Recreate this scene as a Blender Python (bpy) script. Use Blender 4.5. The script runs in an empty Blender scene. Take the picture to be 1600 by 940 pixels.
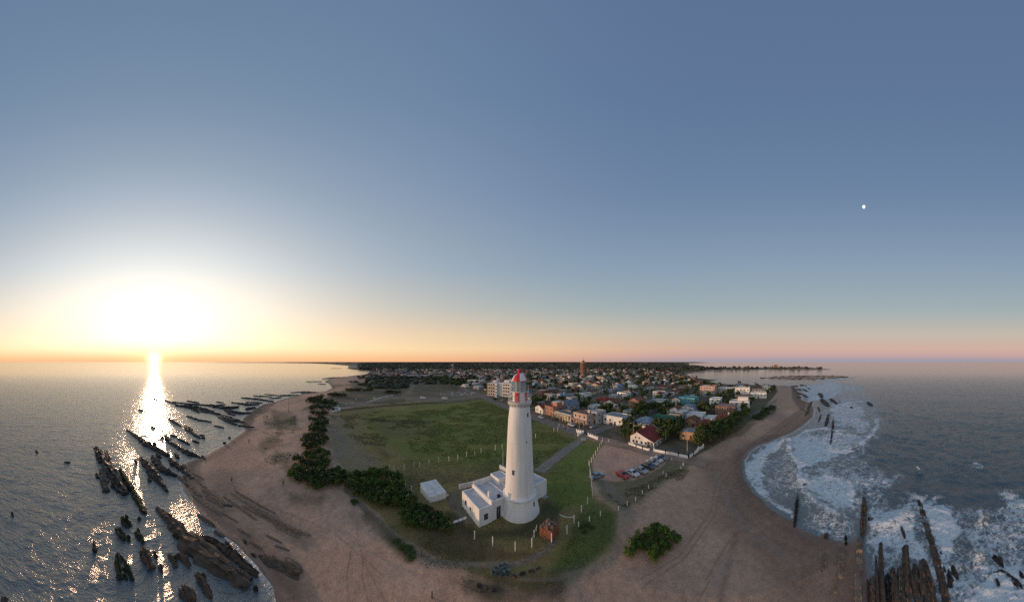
import bpy, bmesh, math, random
import numpy as np
from mathutils import Vector, Matrix
random.seed(7); np.random.seed(7)
S = bpy.context.scene
COL = S.collection
pi = math.pi

# ---------------------------------------------------------------- camera: a cylindrical panorama taken from the air
EYE = 31.6            # metres above the lighthouse ground
K = 360.0             # photograph pixels per radian of the panorama
HX, HY = 800.0, 565.0 # azimuth zero and horizon in the 1600 x 940 photograph
cd = bpy.data.cameras.new('camera'); cam = bpy.data.objects.new('camera', cd); COL.objects.link(cam)
cam.location = (0, 0, EYE); cam.rotation_euler = (pi/2, 0, 0)
S.render.engine = 'CYCLES'
cd.type = 'PANO'; cd.panorama_type = 'CENTRAL_CYLINDRICAL'
cd.central_cylindrical_range_u_min = -800/K; cd.central_cylindrical_range_u_max = 800/K
cd.central_cylindrical_range_v_min = -(940-HY)/K; cd.central_cylindrical_range_v_max = HY/K
cd.central_cylindrical_radius = 1.0
cd.clip_start = 0.1; cd.clip_end = 200000
S.camera = cam

# ---------------------------------------------------------------- exposure
S.view_settings.view_transform = 'Standard'; S.view_settings.look = 'None'
S.view_settings.gamma = 1; S.view_settings.exposure = 0.08
S.view_settings.use_curve_mapping = False
try:
    S.cycles.max_bounces = 4; S.cycles.diffuse_bounces = 2; S.cycles.glossy_bounces = 2
    S.cycles.transmission_bounces = 3; S.cycles.transparent_max_bounces = 4
    S.cycles.use_denoising = False
    S.cycles.sample_clamp_indirect = 4.0
except Exception: pass

def lin(c):
    return tuple(((x/255)/12.92 if x/255 <= .04045 else ((x/255+.055)/1.055)**2.4) for x in c)

# ---------------------------------------------------------------- sky at sunset
SUN_AZ = (241-800)/K       # clockwise from +Y
SUN_EL = math.radians(2.6)
sdir = Vector((math.sin(SUN_AZ)*math.cos(SUN_EL), math.cos(SUN_AZ)*math.cos(SUN_EL), math.sin(SUN_EL)))
W = bpy.data.worlds.new('World'); S.world = W; W.use_nodes = True
nt = W.node_tree; N = nt.nodes; L = nt.links
for n in list(N): N.remove(n)
def nd(t, **kw):
    n = N.new(t)
    for k, v in kw.items(): setattr(n, k, v)
    return n
def mth(op, a, b=None, c=None, clamp=False):
    n = N.new('ShaderNodeMath'); n.operation = op; n.use_clamp = clamp
    for i, v in enumerate((a, b, c)):
        if v is None: continue
        if isinstance(v, (int, float)): n.inputs[i].default_value = v
        else: L.new(v, n.inputs[i])
    return n.outputs[0]
def sstep(v, a, b):
    n = N.new('ShaderNodeMapRange'); n.interpolation_type = 'SMOOTHSTEP'
    L.new(v, n.inputs[0]); n.inputs[1].default_value = a; n.inputs[2].default_value = b
    return n.outputs[0]
tc = nd('ShaderNodeTexCoord'); nrm = nd('ShaderNodeVectorMath', operation='NORMALIZE'); L.new(tc.outputs['Generated'], nrm.inputs[0])
sp = nd('ShaderNodeSeparateXYZ'); L.new(nrm.outputs[0], sp.inputs[0])
elev = mth('ARCSINE', sp.outputs[2])
rad = mth('SQRT', mth('ADD', mth('MULTIPLY', sp.outputs[0], sp.outputs[0]), mth('MULTIPLY', sp.outputs[1], sp.outputs[1])))
ca = mth('DIVIDE', mth('ADD', mth('MULTIPLY', sp.outputs[0], math.sin(SUN_AZ)), mth('MULTIPLY', sp.outputs[1], math.cos(SUN_AZ))), mth('MAXIMUM', rad, 1e-4))
tt = mth('MULTIPLY_ADD', ca, .5, .5)
epos = mth('POWER', mth('DIVIDE', mth('MAXIMUM', elev, 0.0), math.radians(62)), 0.5, clamp=True)
def ramp(stops):
    r = nd('ShaderNodeValToRGB'); cr = r.color_ramp
    while len(cr.elements) > 1: cr.elements.remove(cr.elements[-1])
    for i, (deg, c) in enumerate(stops):
        p = min(1.0, (deg/62)**.5)
        e = cr.elements[0] if i == 0 else cr.elements.new(p)
        e.position = p; e.color = (*lin(c), 1)
    L.new(epos, r.inputs[0]); return r.outputs[0]
r_anti = ramp([(0,(150,152,166)),(.55,(160,152,162)),(1.6,(192,160,158)),(3.2,(204,170,156)),(7,(190,181,168)),(13,(158,171,174)),(22,(136,156,175)),(36,(107,130,160)),(49,(93,116,149)),(60,(90,111,144))])
r_side = ramp([(0,(196,140,122)),(1.0,(214,160,134)),(3.2,(222,188,152)),(7,(196,186,166)),(13,(150,168,172)),(22,(124,149,171)),(36,(105,128,160)),(49,(94,118,153)),(60,(91,113,148))])
r_sun  = ramp([(0,(250,186,138)),(1.0,(255,202,146)),(3.2,(255,224,172)),(7,(240,208,170)),(13,(208,198,184)),(22,(172,182,190)),(36,(142,160,180)),(49,(116,139,164)),(60,(101,124,154))])
def mixc(f, a, b):
    m = N.new('ShaderNodeMix'); m.data_type = 'RGBA'
    L.new(f, m.inputs[0]); L.new(a, m.inputs[6]); L.new(b, m.inputs[7]); return m.outputs[2]
c1 = mixc(sstep(tt, .0, .68), r_anti, r_side)
c2 = mixc(sstep(tt, .12, 1.12), c1, r_sun)
# the glow round the low sun, brightest some degrees above the horizon where the air is thinner
gx = mth('ARCCOSINE', mth('MINIMUM', mth('MAXIMUM', ca, -1.0), 1.0))
gy = mth('SUBTRACT', elev, math.radians(8.5))
def gauss(wx, wy, amp, p=1.0):
    q = mth('ADD', mth('POWER', mth('DIVIDE', gx, math.radians(wx)), 2.0), mth('POWER', mth('ABSOLUTE', mth('DIVIDE', gy, math.radians(wy))), 2.0))
    if p != 1.0: q = mth('POWER', q, p)
    return mth('MULTIPLY', mth('EXPONENT', mth('MULTIPLY', q, -1.0)), amp)
ext = sstep(elev, -.01, .11)
glow_w = mth('MULTIPLY', gauss(38, 21, .68), ext)
glow_b = mth('MULTIPLY', gauss(13, 7.0, .35, 1.0), sstep(elev, .03, .14))
def scalec(c, f):
    m = N.new('ShaderNodeVectorMath'); m.operation = 'SCALE'
    if isinstance(c, tuple): m.inputs[0].default_value = c
    else: L.new(c, m.inputs[0])
    L.new(f, m.inputs[3]); return m.outputs[0]
def addc(a, b):
    m = N.new('ShaderNodeVectorMath'); m.operation = 'ADD'; L.new(a, m.inputs[0]); L.new(b, m.inputs[1]); return m.outputs[0]
dsun = nd('ShaderNodeVectorMath', operation='DOT_PRODUCT'); L.new(nrm.outputs[0], dsun.inputs[0]); dsun.inputs[1].default_value = Vector((math.sin(SUN_AZ)*math.cos(.012), math.cos(SUN_AZ)*math.cos(.012), math.sin(.012)))
gs = mth('ARCCOSINE', mth('MINIMUM', dsun.outputs['Value'], 1.0))
core = mth('MULTIPLY', mth('EXPONENT', mth('MULTIPLY', mth('POWER', mth('DIVIDE', gs, math.radians(1.3)), 2.0), -1.0)), 2.0)
core2 = mth('MULTIPLY', mth('EXPONENT', mth('MULTIPLY', mth('DIVIDE', gs, math.radians(5.0)), -1.0)), .4)
cc = addc(addc(c2, scalec((1.0, .88, .69), glow_w)), scalec((1.0, .88, .70), glow_b))
cc = addc(addc(cc, scalec((1.0, .86, .60), core)), scalec((1.0, .66, .22), core2))
bg = nd('ShaderNodeBackground'); L.new(cc, bg.inputs[0]); bg.inputs[1].default_value = 1.0
wo = nd('ShaderNodeOutputWorld'); L.new(bg.outputs[0], wo.inputs[0])

# ---------------------------------------------------------------- sun lamp, almost on the horizon
ld = bpy.data.lights.new('sun_lamp', 'SUN'); ld.energy = 2.0; ld.color = (1.0, .60, .36); ld.angle = math.radians(1.0)
sun = bpy.data.objects.new('sun_lamp', ld); COL.objects.link(sun)
sun.rotation_euler = (-sdir).to_track_quat('-Z', 'Y').to_euler()

# ================================================================ ground mapping
SEA = -2.0
def ray(px, py, z=0.0):
    """horizontal point where the line of sight through a photograph pixel meets height z"""
    d = (EYE-z)*K/max(py-HY, .35); a = (px-HX)/K
    return d*math.sin(a), d*math.cos(a)

COAST_PX = [(30,1500),(300,1180),(445,985),(430,915),(404,882),(372,848),(338,826),(312,797),(290,768),(282,745),(290,722),(318,713),(354,694),(366,684),(382,672),(374,662),(380,652),(395,640),(412,631),(428,628),(440,624),(473,615),(509,611),(519,606),(515,600),(506,596),(517,591),(545,587.4),(580,583.2),(577,580),(553,577.5),(541,575.6),(552,572),(519,569),(485,567.4),(425,566.8),(300,566.1)]
COAST_PX2 = [(1110,566.2),(1076,567.6),(1078,570.6),(1110,574.6),(1160,574.6),(1205,573.4),(1265,573.8),(1303,577),(1260,578.6),(1200,577.3),(1130,578.6),(1090,581.5),(1072,585),(1086,590),(1112,592.5),(1128,591.5),(1108,596.5),(1140,600),(1180,601),(1215,601.5),(1240,603),(1250,614),(1253,625),(1268,630),(1272,640),(1270,651),(1255,664),(1240,675),(1218,684),(1201,691),(1184,696),(1170,706),(1163,720),(1167,745),(1180,766),(1205,787),(1232,803),(1243,824),(1263,834),(1292,842),(1322,851),(1341,846),(1350,875),(1353,940),(1390,1180),(1560,1500)]
def to_sea(pts): return [ray(x, y, SEA) for x, y in pts]
coast = np.array(to_sea(COAST_PX) + [(-60000, 60000), (0, 90000), (60000, 60000)] + to_sea(COAST_PX2))
ISLE_PX = [(1181,590.6),(1205,588.6),(1240,586.6),(1290,586.4),(1326,587.6),(1330,589),(1296,591.2),(1262,593.4),(1215,592.3)]
isle = np.array(to_sea(ISLE_PX))

def poly_sd(P, poly, closed=True):
    """signed distance of points P (n,2) to polygon: positive inside"""
    P = np.asarray(P, float); out = np.full(len(P), 1e18); ins = np.zeros(len(P), bool)
    n = len(poly)
    for i in range(n if closed else n-1):
        a = poly[i]; b = poly[(i+1) % n]; ab = b-a; l2 = max((ab**2).sum(), 1e-9)
        t = np.clip(((P-a)@ab)/l2, 0, 1)
        d = P-a-t[:,None]*ab; out = np.minimum(out, (d*d).sum(1))
        if closed:
            c = ((a[1] > P[:,1]) != (b[1] > P[:,1]))
            xs = a[0] + (P[:,1]-a[1])/((b[1]-a[1]) if b[1] != a[1] else 1e-9)*ab[0]
            ins ^= c & (P[:,0] < xs)
    d = np.sqrt(out)
    return np.where(ins, d, -d) if closed else d

# value noise
_perm = np.random.RandomState(3).rand(256, 256)
def vnoise(x, y):
    x = np.asarray(x, float); y = np.asarray(y, float)
    xi = np.floor(x).astype(np.int64); yi = np.floor(y).astype(np.int64); fx = x-xi; fy = y-yi
    fx = fx*fx*(3-2*fx); fy = fy*fy*(3-2*fy)
    g = lambda i, j: _perm[i & 255, j & 255]
    return ((g(xi,yi)*(1-fx)+g(xi+1,yi)*fx)*(1-fy) + (g(xi,yi+1)*(1-fx)+g(xi+1,yi+1)*fx)*fy)*2-1
def fbm(x, y, s, o=4):
    r = 0; a = 1; t = 0; k = 1/s
    for i in range(o):
        r = r + a*vnoise(x*k+i*17.3, y*k+i*9.1); t += a; a *= .5; k *= 2.03
        x, y = x*.8-y*.6, x*.6+y*.8
    return r/t
def ss(x, a, b):
    t = np.clip((x-a)/(b-a), 0, 1); return t*t*(3-2*t)

def height(X, Y, sd=None):
    X = np.asarray(X, float); Y = np.asarray(Y, float)
    if sd is None:
        P = np.stack([X, Y], 1); sd = np.maximum(poly_sd(P, coast), poly_sd(P, isle))
    R = np.hypot(X, Y)
    z = np.where(sd < 0, SEA + np.maximum(sd*.10, -4), SEA)
    z = z + 2.0*ss(sd, -4, 34)
    # low dunes between beach and grass, and the hills far inland
    z = z + .35*np.maximum(fbm(X, Y, 14, 3), -.3)*ss(sd, 10, 30)*(1-ss(sd, 60, 90))*(1-ss(R, 700, 900))
    az = np.arctan2(X, Y)
    hill = ss(R, 1100, 3200)*ss(sd, 10, 700)*(13+8*fbm(X, Y, 900, 4))*ss(az, -.75, -.35)*(1-ss(az, .62, .80))
    return z + hill
def H1(x, y): return float(height([x], [y])[0])
def G(px, py, up=0.0):
    """ground point under a photograph pixel"""
    z = 0.0
    for _ in range(4):
        x, y = ray(px, py, z); z = H1(x, y)
    return Vector((x, y, z+up))

# ---------------------------------------------------------------- materials
def mat(name, col, rough=.8, var=.15, scale=1.0, bump=0.0, bscale=None, col2=None, metallic=0.0, spec=.3, island=False, objvar=0.0, zs=1.0):
    m = bpy.data.materials.new(name); m.use_nodes = True; t = m.node_tree
    b = t.nodes['Principled BSDF']; b.inputs['Roughness'].default_value = rough; b.inputs['Metallic'].default_value = metallic
    b.inputs['Specular IOR Level'].default_value = spec
    tcn = t.nodes.new('ShaderNodeTexCoord')
    no = t.nodes.new('ShaderNodeTexNoise'); no.inputs['Scale'].default_value = scale; no.inputs['Detail'].default_value = 5
    mpz = t.nodes.new('ShaderNodeMapping'); mpz.inputs['Scale'].default_value = (1, 1, zs); t.links.new(tcn.outputs['Object'], mpz.inputs[0]); t.links.new(mpz.outputs[0], no.inputs['Vector'])
    mx = t.nodes.new('ShaderNodeMix'); mx.data_type = 'RGBA'
    c2 = col2 or tuple(c*(1-var*1.6) for c in col); c1 = col if col2 else tuple(min(1, c*(1+var*.6)) for c in col)
    mx.inputs[6].default_value = (*c2, 1); mx.inputs[7].default_value = (*c1, 1)
    mr = t.nodes.new('ShaderNodeMapRange'); mr.inputs[1].default_value = .3; mr.inputs[2].default_value = .7
    t.links.new(no.outputs['Fac'], mr.inputs[0]); t.links.new(mr.outputs[0], mx.inputs[0])
    out = mx.outputs[2]
    if island or objvar:
        hv = t.nodes.new('ShaderNodeHueSaturation')
        if island:
            g = t.nodes.new('ShaderNodeNewGeometry'); src = g.outputs['Random Per Island']
        else:
            g = t.nodes.new('ShaderNodeObjectInfo'); src = g.outputs['Random']
        k = objvar or .5
        mr2 = t.nodes.new('ShaderNodeMapRange'); mr2.inputs[3].default_value = 1-k; mr2.inputs[4].default_value = 1+k
        t.links.new(src, mr2.inputs[0]); t.links.new(mr2.outputs[0], hv.inputs['Value']); t.links.new(out, hv.inputs['Color']); out = hv.outputs[0]
    t.links.new(out, b.inputs['Base Color'])
    if bump:
        n2 = t.nodes.new('ShaderNodeTexNoise'); n2.inputs['Scale'].default_value = bscale or scale*3; n2.inputs['Detail'].default_value = 6
        t.links.new(tcn.outputs['Object'], n2.inputs['Vector'])
        bp = t.nodes.new('ShaderNodeBump'); bp.inputs['Strength'].default_value = bump; bp.inputs['Distance'].default_value = .1
        t.links.new(n2.outputs['Fac'], bp.inputs['Height']); t.links.new(bp.outputs[0], b.inputs['Normal'])
    return m

def mesh_obj(name, verts, faces, m, parent=None, mats=None, idx=None, smooth=False):
    me = bpy.data.meshes.new(name)
    me.from_pydata([tuple(v) for v in verts], [], faces)
    for mm in (mats or [m]): me.materials.append(mm)
    if idx is not None: me.polygons.foreach_set('material_index', idx)
    if smooth: me.polygons.foreach_set('use_smooth', [True]*len(me.polygons))
    o = bpy.data.objects.new(name, me); COL.objects.link(o)
    if parent: o.parent = parent
    return o
def grid_mesh(name, X, Y, Z, keep, m):
    """polar sheet from (rows, cols) arrays, dropping quads with keep False"""
    r, c = X.shape
    idx = np.arange(r*c).reshape(r, c)
    q = np.stack([idx[:-1,:-1], idx[:-1,1:], idx[1:,1:], idx[1:,:-1]], -1).reshape(-1, 4)
    kq = keep.reshape(-1)[q].any(1); q = q[kq]
    used = np.unique(q); remap = np.full(r*c, -1); remap[used] = np.arange(len(used)); q = remap[q]
    V = np.stack([X.ravel(), Y.ravel(), Z.ravel()], 1)[used]
    me = bpy.data.meshes.new(name); me.vertices.add(len(V)); me.vertices.foreach_set('co', V.ravel())
    me.loops.add(len(q)*4); me.loops.foreach_set('vertex_index', q.ravel().astype(np.int32))
    me.polygons.add(len(q)); me.polygons.foreach_set('loop_start', np.arange(0, len(q)*4, 4, dtype=np.int32))
    me.polygons.foreach_set('loop_total', np.full(len(q), 4, np.int32))
    me.polygons.foreach_set('use_smooth', np.ones(len(q), bool))
    me.update(calc_edges=True); me.validate(); me.materials.append(m)
    o = bpy.data.objects.new(name, me); COL.objects.link(o); return o, used
def setcol(me, name, arr):
    a = me.color_attributes.new(name, 'FLOAT_COLOR', 'POINT'); a.data.foreach_set('color', arr.astype(np.float32).ravel())

# grid lines: fine towards what the photograph shows, coarse behind
def az_lines(step):
    f = np.arange(-2.28, 2.281, step); b = np.linspace(2.28, 2*pi-2.28, 60)[1:-1]
    return np.concatenate([f, b, [2*pi-2.28]])
def r_lines(pstep, zref):
    ys = [1500, 1300, 1150, 1050, 990]; y = 960.0
    while y > 566.0:
        ys.append(y); y -= max(.10, min(pstep, (y-565)*.05 if y < 590 else pstep))
    ys = np.array(ys + [565.9, 565.75, 565.6, 565.45, 565.35])
    r = (EYE-zref)*K/(ys-HY); return np.concatenate([[1.0, 5.0], r])

# ---------------------------------------------------------------- LAND
AZ = az_lines(.0040); RR = r_lines(1.5, 0)
A2, R2 = np.meshgrid(AZ, RR); X = R2*np.sin(A2); Y = R2*np.cos(A2)
P = np.stack([X.ravel(), Y.ravel()], 1)
sd_c = poly_sd(P, coast); sd_i = poly_sd(P, isle); SD = np.maximum(sd_c, sd_i)
Z = height(P[:,0], P[:,1], SD)
PX = HX + K*A2.ravel(); PY = HY + K*(EYE-Z)/np.maximum(R2.ravel(), .1)
Q = np.stack([PX, PY], 1)
wob = fbm(P[:,0], P[:,1], 6, 4); wob2 = fbm(P[:,0]+500, P[:,1], 25, 4); fine = fbm(P[:,0], P[:,1]+90, 1.6, 3)
def zone(pts, soft=4.0, jit=5.0):
    d = poly_sd(Q, np.array(pts, float)); sc = np.clip((PY-HY)/180, .08, 1.3)
    return ss(d + jit*sc*wob, -soft*sc, soft*sc)
def band(pts, w, soft=.5, jit=.15):
    d = poly_sd(Q, np.array(pts, float), closed=False); sc = np.clip((PY-HY)/180, .08, 1.6)
    return 1-ss(d/(w) + jit*wob, 1-soft, 1+soft)
C = np.empty((len(P), 3))
SAND = np.array((.50,.315,.215)); WET = np.array((.185,.110,.078)); DRYG = np.array((.135,.118,.062)); GRASS = np.array((.150,.160,.034)); LUSH = np.array((.135,.170,.028)); OLIVE = np.array((.235,.180,.068)); DIRT = np.array((.56,.35,.245))
GREYS = np.array((.22,.19,.165))
def lay(c, m, a=1.0):
    global C
    m = (np.asarray(m)*a)[:,None]; C = C*(1-m) + np.asarray(c)*m
C[:] = SAND; C *= (1+.10*wob2+.06*fine)[:,None]
lay((.22,.165,.14), ss(wob2, 0, .6), .5)
# inland cover beyond the beach and far country
far = ss(R2.ravel(), 260, 420)
lay((.085,.082,.045), zone([(470,640),(560,634),(640,628),(756,622),(905,672),(945,690),(1075,720),(1110,700),(1160,668),(1185,648),(1215,612),(1212,600),(1140,597),(1100,590),(1070,584),(1060,566),(560,566),(560,580),(585,590),(560,600),(530,612)], 3, 3), .92)
lay((.035,.042,.022), far*zone([(590,585),(1060,585),(1110,577),(1290,576),(1300,560),(1000,560),(400,560),(470,570)], 2, 1), .85)
lay(DRYG*1.1, ss(R2.ravel(), 900, 1300)*0.3)
# the field behind the lighthouse
field = zone([(515,646),(560,634),(640,628),(756,621),(800,633),(850,657),(905,682),(945,692),(935,705),(924,725),(925,775),(965,800),(955,860),(900,905),(830,925),(760,905),(690,875),(630,845),(585,800),(545,770),(540,740),(520,700)], 4, 5)
lay(OLIVE, field)
lay(GRASS, zone([(560,645),(756,622),(850,660),(900,690),(830,735),(720,735),(640,720),(590,690)], 14, 12)*field, .85)
lay(LUSH, zone([(640,650),(760,640),(795,660),(790,720),(700,712),(640,700)], 14, 16)*field*ss(wob+fine*.5, -.3, .3), .7)
lay((.15,.165,.036), zone([(640,626),(756,622),(800,640),(800,655),(650,650)], 4, 6)*field, .6)
lay((.135,.175,.032), zone([(845,760),(905,692),(945,692),(924,725),(925,790),(870,800)], 8, 8)*field, .9)
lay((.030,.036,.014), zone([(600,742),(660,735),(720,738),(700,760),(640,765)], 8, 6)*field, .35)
lay((.090,.105,.026), ss(wob*.6+fine*.7, .1, .5)*field, .5)
lay((.033,.038,.016), zone([(545,652),(640,656),(668,658),(660,664),(600,660)], 2, 2), .8)
lay((.030,.035,.013), band([(520,642),(600,634),(660,630),(700,628),(756,621.5)], 1.6, .5), .9)
lay((.23,.185,.115), zone([(500,648),(530,645),(560,690),(600,725),(560,745),(535,735),(515,700)], 8, 8), .8)
lay((.21,.175,.135), band([(505,668),(525,676),(538,692),(536,708),(515,712)], 6, .7), .7)
lay((.11,.075,.04), zone([(575,690),(600,698),(618,722),(595,712)], 6, 8), .5)
lay((.12,.085,.055), zone([(590,655),(680,660),(690,680),(640,690),(600,680)], 6, 9), .35)
# round the lighthouse
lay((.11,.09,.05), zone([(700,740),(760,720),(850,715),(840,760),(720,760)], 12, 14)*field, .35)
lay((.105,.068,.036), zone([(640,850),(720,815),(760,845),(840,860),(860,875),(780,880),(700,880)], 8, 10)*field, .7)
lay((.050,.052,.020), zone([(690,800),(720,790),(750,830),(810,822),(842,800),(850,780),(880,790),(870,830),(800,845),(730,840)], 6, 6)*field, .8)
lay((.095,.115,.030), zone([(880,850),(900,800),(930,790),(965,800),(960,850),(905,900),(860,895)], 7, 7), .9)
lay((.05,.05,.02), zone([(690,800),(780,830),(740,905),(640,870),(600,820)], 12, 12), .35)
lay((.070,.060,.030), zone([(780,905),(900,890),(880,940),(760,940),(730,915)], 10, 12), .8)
lay((.16,.135,.10), zone([(697,770),(719,763),(722,790),(745,818),(730,822),(700,790)], 2, 2), .85)
# the red-brown car park, the strip of rough grass below it
lay((.145,.135,.068), zone([(925,745),(1040,712),(1080,722),(1060,745),(1020,765),(1000,785),(975,800),(940,770)], 6, 8), .85)
lay(DIRT, zone([(926,725),(937,702),(958,694),(1000,705),(1045,716),(1037,727),(1015,741),(990,750),(960,752),(930,748)], 2.2, 1.5))
lay((.46,.29,.21), zone([(935,722),(955,702),(1010,712),(1000,730),(950,742)], 8, 6), .5)
lay(GREYS, band([(925,742),(955,765),(975,790),(990,802),(985,830),(965,865),(930,890),(885,905)], 7, .8), .45)
lay((.17,.16,.115), band([(975,800),(972,835),(945,880),(880,900)], 10, .9), .5)
# foot paths
lay((.22,.175,.125), band([(540,765),(575,800),(600,820),(640,857),(670,875),(705,881),(760,882),(815,880),(850,862),(868,846)], 4.2, .6))
lay((.19,.155,.12), band([(558,785),(600,830),(640,870)], 3, .6), .5)
lay((.055,.06,.022), band([(575,808),(615,845),(640,868)], 9, .7, .3), .8)
lay((.20,.17,.13), band([(760,882),(820,905),(870,905),(905,890)], 3, .6), .5)
lay((.07,.065,.035), zone([(700,905),(790,895),(800,935),(740,925)], 9, 12), .5)
# rough patches on the western dunes
for pts in ([(425,640),(460,650),(458,668),(430,662)],[(415,660),(460,652),(470,668),(440,672)],[(405,690),(440,672),(436,690),(412,705)],[(430,700),(455,712),(450,735),(425,722)],[(450,770),(505,775),(500,790),(455,785)]):
    lay((.115,.100,.055), zone(pts, 8, 12), .75)
lay((.10,.095,.05), zone([(520,600),(560,592),(640,588),(640,618),(560,628),(520,626)], 5, 8)*ss(wob2, -.3, .3), .8)
lay((.20,.165,.12), band([(650,590),(646,600),(640,612),(630,618)], 3, .5))
lay((.20,.17,.13), band([(515,628),(560,632),(600,622),(650,622),(700,625),(760,618)], 3, .6), .8)
lay((.21,.19,.17), zone([(690,612),(745,611),(750,618),(700,620)], 2, 3), .5)
lay((.06,.075,.03), zone([(600,625),(630,622),(640,628),(610,631)], 2, 2), .7)
# the eastern shore: scrub, track, ridges of sand
lay((.085,.088,.035), zone([(1165,655),(1182,640),(1195,630),(1212,634),(1213,645),(1195,655),(1165,662)], 3, 4), .85)
lay((.10,.092,.045), zone([(1120,690),(1170,660),(1190,655),(1160,680)], 4, 5), .6)
lay((.21,.18,.145), band([(1175,650),(1195,637),(1213,625)], 2.2, .5), .8)
lay((.17,.115,.082), band([(1125,940),(1140,870),(1154,830)], 5, .9), .4)
lay((.20,.13,.09), zone([(1100,720),(1160,705),(1160,740),(1190,785),(1240,830),(1320,860),(1345,880),(1340,960),(1240,960),(1160,860),(1110,790)], 25, 22), .65)
lay((.29,.235,.205), band([(1120,740),(1140,790),(1185,840),(1230,870)], 5, .9), .35)
lay((.27,.225,.21), zone([(1110,870),(1165,860),(1175,880),(1120,910)], 12, 14), .35)
lay((.19,.125,.09), zone([(1180,690),(1250,640),(1262,655),(1200,690)], 8, 8), .5)
lay((.05,.04,.032), zone([(1236,602),(1262,603),(1258,640),(1268,650),(1250,640),(1238,622)], 3, 6), .6)
lay((.06,.05,.04), zone([(360,640),(430,628),(420,640),(398,655),(384,672),(370,660)], 5, 8), .75)
lay((.14,.105,.08), zone([(300,740),(350,735),(420,790),(490,835),(480,860),(400,810),(330,790)], 10, 12), .45)
lay((.20,.155,.125), ss(wob2, .1, .7)*(1-field)*ss(SD, 15, 25), .3)
for pts, w in (([(545,940),(542,900),(548,862),(556,840)],1.6),([(575,940),(566,900),(568,870)],1.6),([(605,945),(575,890),(560,850),(556,810)],1.3),([(1104,905),(1118,880),(1134,852),(1152,830)],2.0),([(1090,940),(1110,905)],1.8),([(330,800),(420,790),(520,830),(600,900)],1.2),([(1000,905),(1060,870),(1110,800),(1120,750),(1180,690),(1250,640)],1.3),([(1010,912),(1070,872),(1118,802),(1128,752),(1186,694),(1255,644)],1.3),([(1135,745),(1150,790),(1200,840),(1270,870)],2.4),([(1150,740),(1166,780),(1215,822),(1290,856)],2.0)):
    lay((.24,.155,.11), band(pts, w, .7, .3), .5)
lay((.50,.37,.29), zone([(600,870),(640,880),(700,920),(640,940),(590,910)], 12, 16), .35)
lay((.50,.37,.30), zone([(540,780),(590,830),(560,860),(500,800)], 12, 16), .3)
lay((.33,.21,.15), ss(fbm(P[:,0], P[:,1]*.4, 3.0, 4), .0, .5)*(1-field), .30)
# wet sand at the water
wet = 1-ss(SD + 1.5*wob2, .5, 7.0)
lay(WET, wet, .9)
lay((.03,.045,.045), 1-ss(SD, -14, -.5))
wetm = np.clip((1-ss(SD + .8*wob2, -1, 3.2)), 0, 1)
land_keep = (SD > -60).reshape(X.shape)

m = bpy.data.materials.new('ground_cover'); m.use_nodes = True; t = m.node_tree; b = t.nodes['Principled BSDF']
at = t.nodes.new('ShaderNodeVertexColor'); at.layer_name = 'cover'
geo = t.nodes.new('ShaderNodeNewGeometry')
def tnoise(scale, det=6, rough=.6):
    n = t.nodes.new('ShaderNodeTexNoise'); n.inputs['Scale'].default_value = scale; n.inputs['Detail'].default_value = det; n.inputs['Roughness'].default_value = rough
    t.links.new(geo.outputs['Position'], n.inputs['Vector']); return n.outputs['Fac']
def tmath(op, a, bb):
    n = t.nodes.new('ShaderNodeMath'); n.operation = op
    for i, v in enumerate((a, bb)):
        if isinstance(v, (int, float)): n.inputs[i].default_value = v
        else: t.links.new(v, n.inputs[i])
    return n.outputs[0]
nA = tnoise(.9); nB = tnoise(.12, 5); nC = tnoise(3.2, 9, .85)
v = tmath('ADD', tmath('ADD', tmath('MULTIPLY', nA, .9), tmath('MULTIPLY', nB, .5)), tmath('MULTIPLY', nC, 1.5))
v = tmath('SUBTRACT', v, .42)
sc_ = t.nodes.new('ShaderNodeVectorMath'); sc_.operation = 'SCALE'; t.links.new(at.outputs['Color'], sc_.inputs[0]); t.links.new(v, sc_.inputs[3])
t.links.new(sc_.outputs[0], b.inputs['Base Color'])
rr = t.nodes.new('ShaderNodeMapRange'); t.links.new(at.outputs['Alpha'], rr.inputs[0]); rr.inputs[3].default_value = .95; rr.inputs[4].default_value = .22
t.links.new(rr.outputs[0], b.inputs['Roughness']); b.inputs['Specular IOR Level'].default_value = .35
bp = t.nodes.new('ShaderNodeBump'); bp.inputs['Distance'].default_value = .35; t.links.new(tmath('ADD', nA, tmath('MULTIPLY', nC, .5)), bp.inputs['Height'])
bs = t.nodes.new('ShaderNodeMapRange'); t.links.new(at.outputs['Alpha'], bs.inputs[0]); bs.inputs[3].default_value = .8; bs.inputs[4].default_value = .04
t.links.new(bs.outputs[0], bp.inputs['Strength']); t.links.new(bp.outputs[0], b.inputs['Normal'])
M_GROUND = m
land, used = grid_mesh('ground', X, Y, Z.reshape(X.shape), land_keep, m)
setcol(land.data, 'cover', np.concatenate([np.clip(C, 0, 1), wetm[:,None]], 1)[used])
land['kind'] = 'structure'

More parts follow.
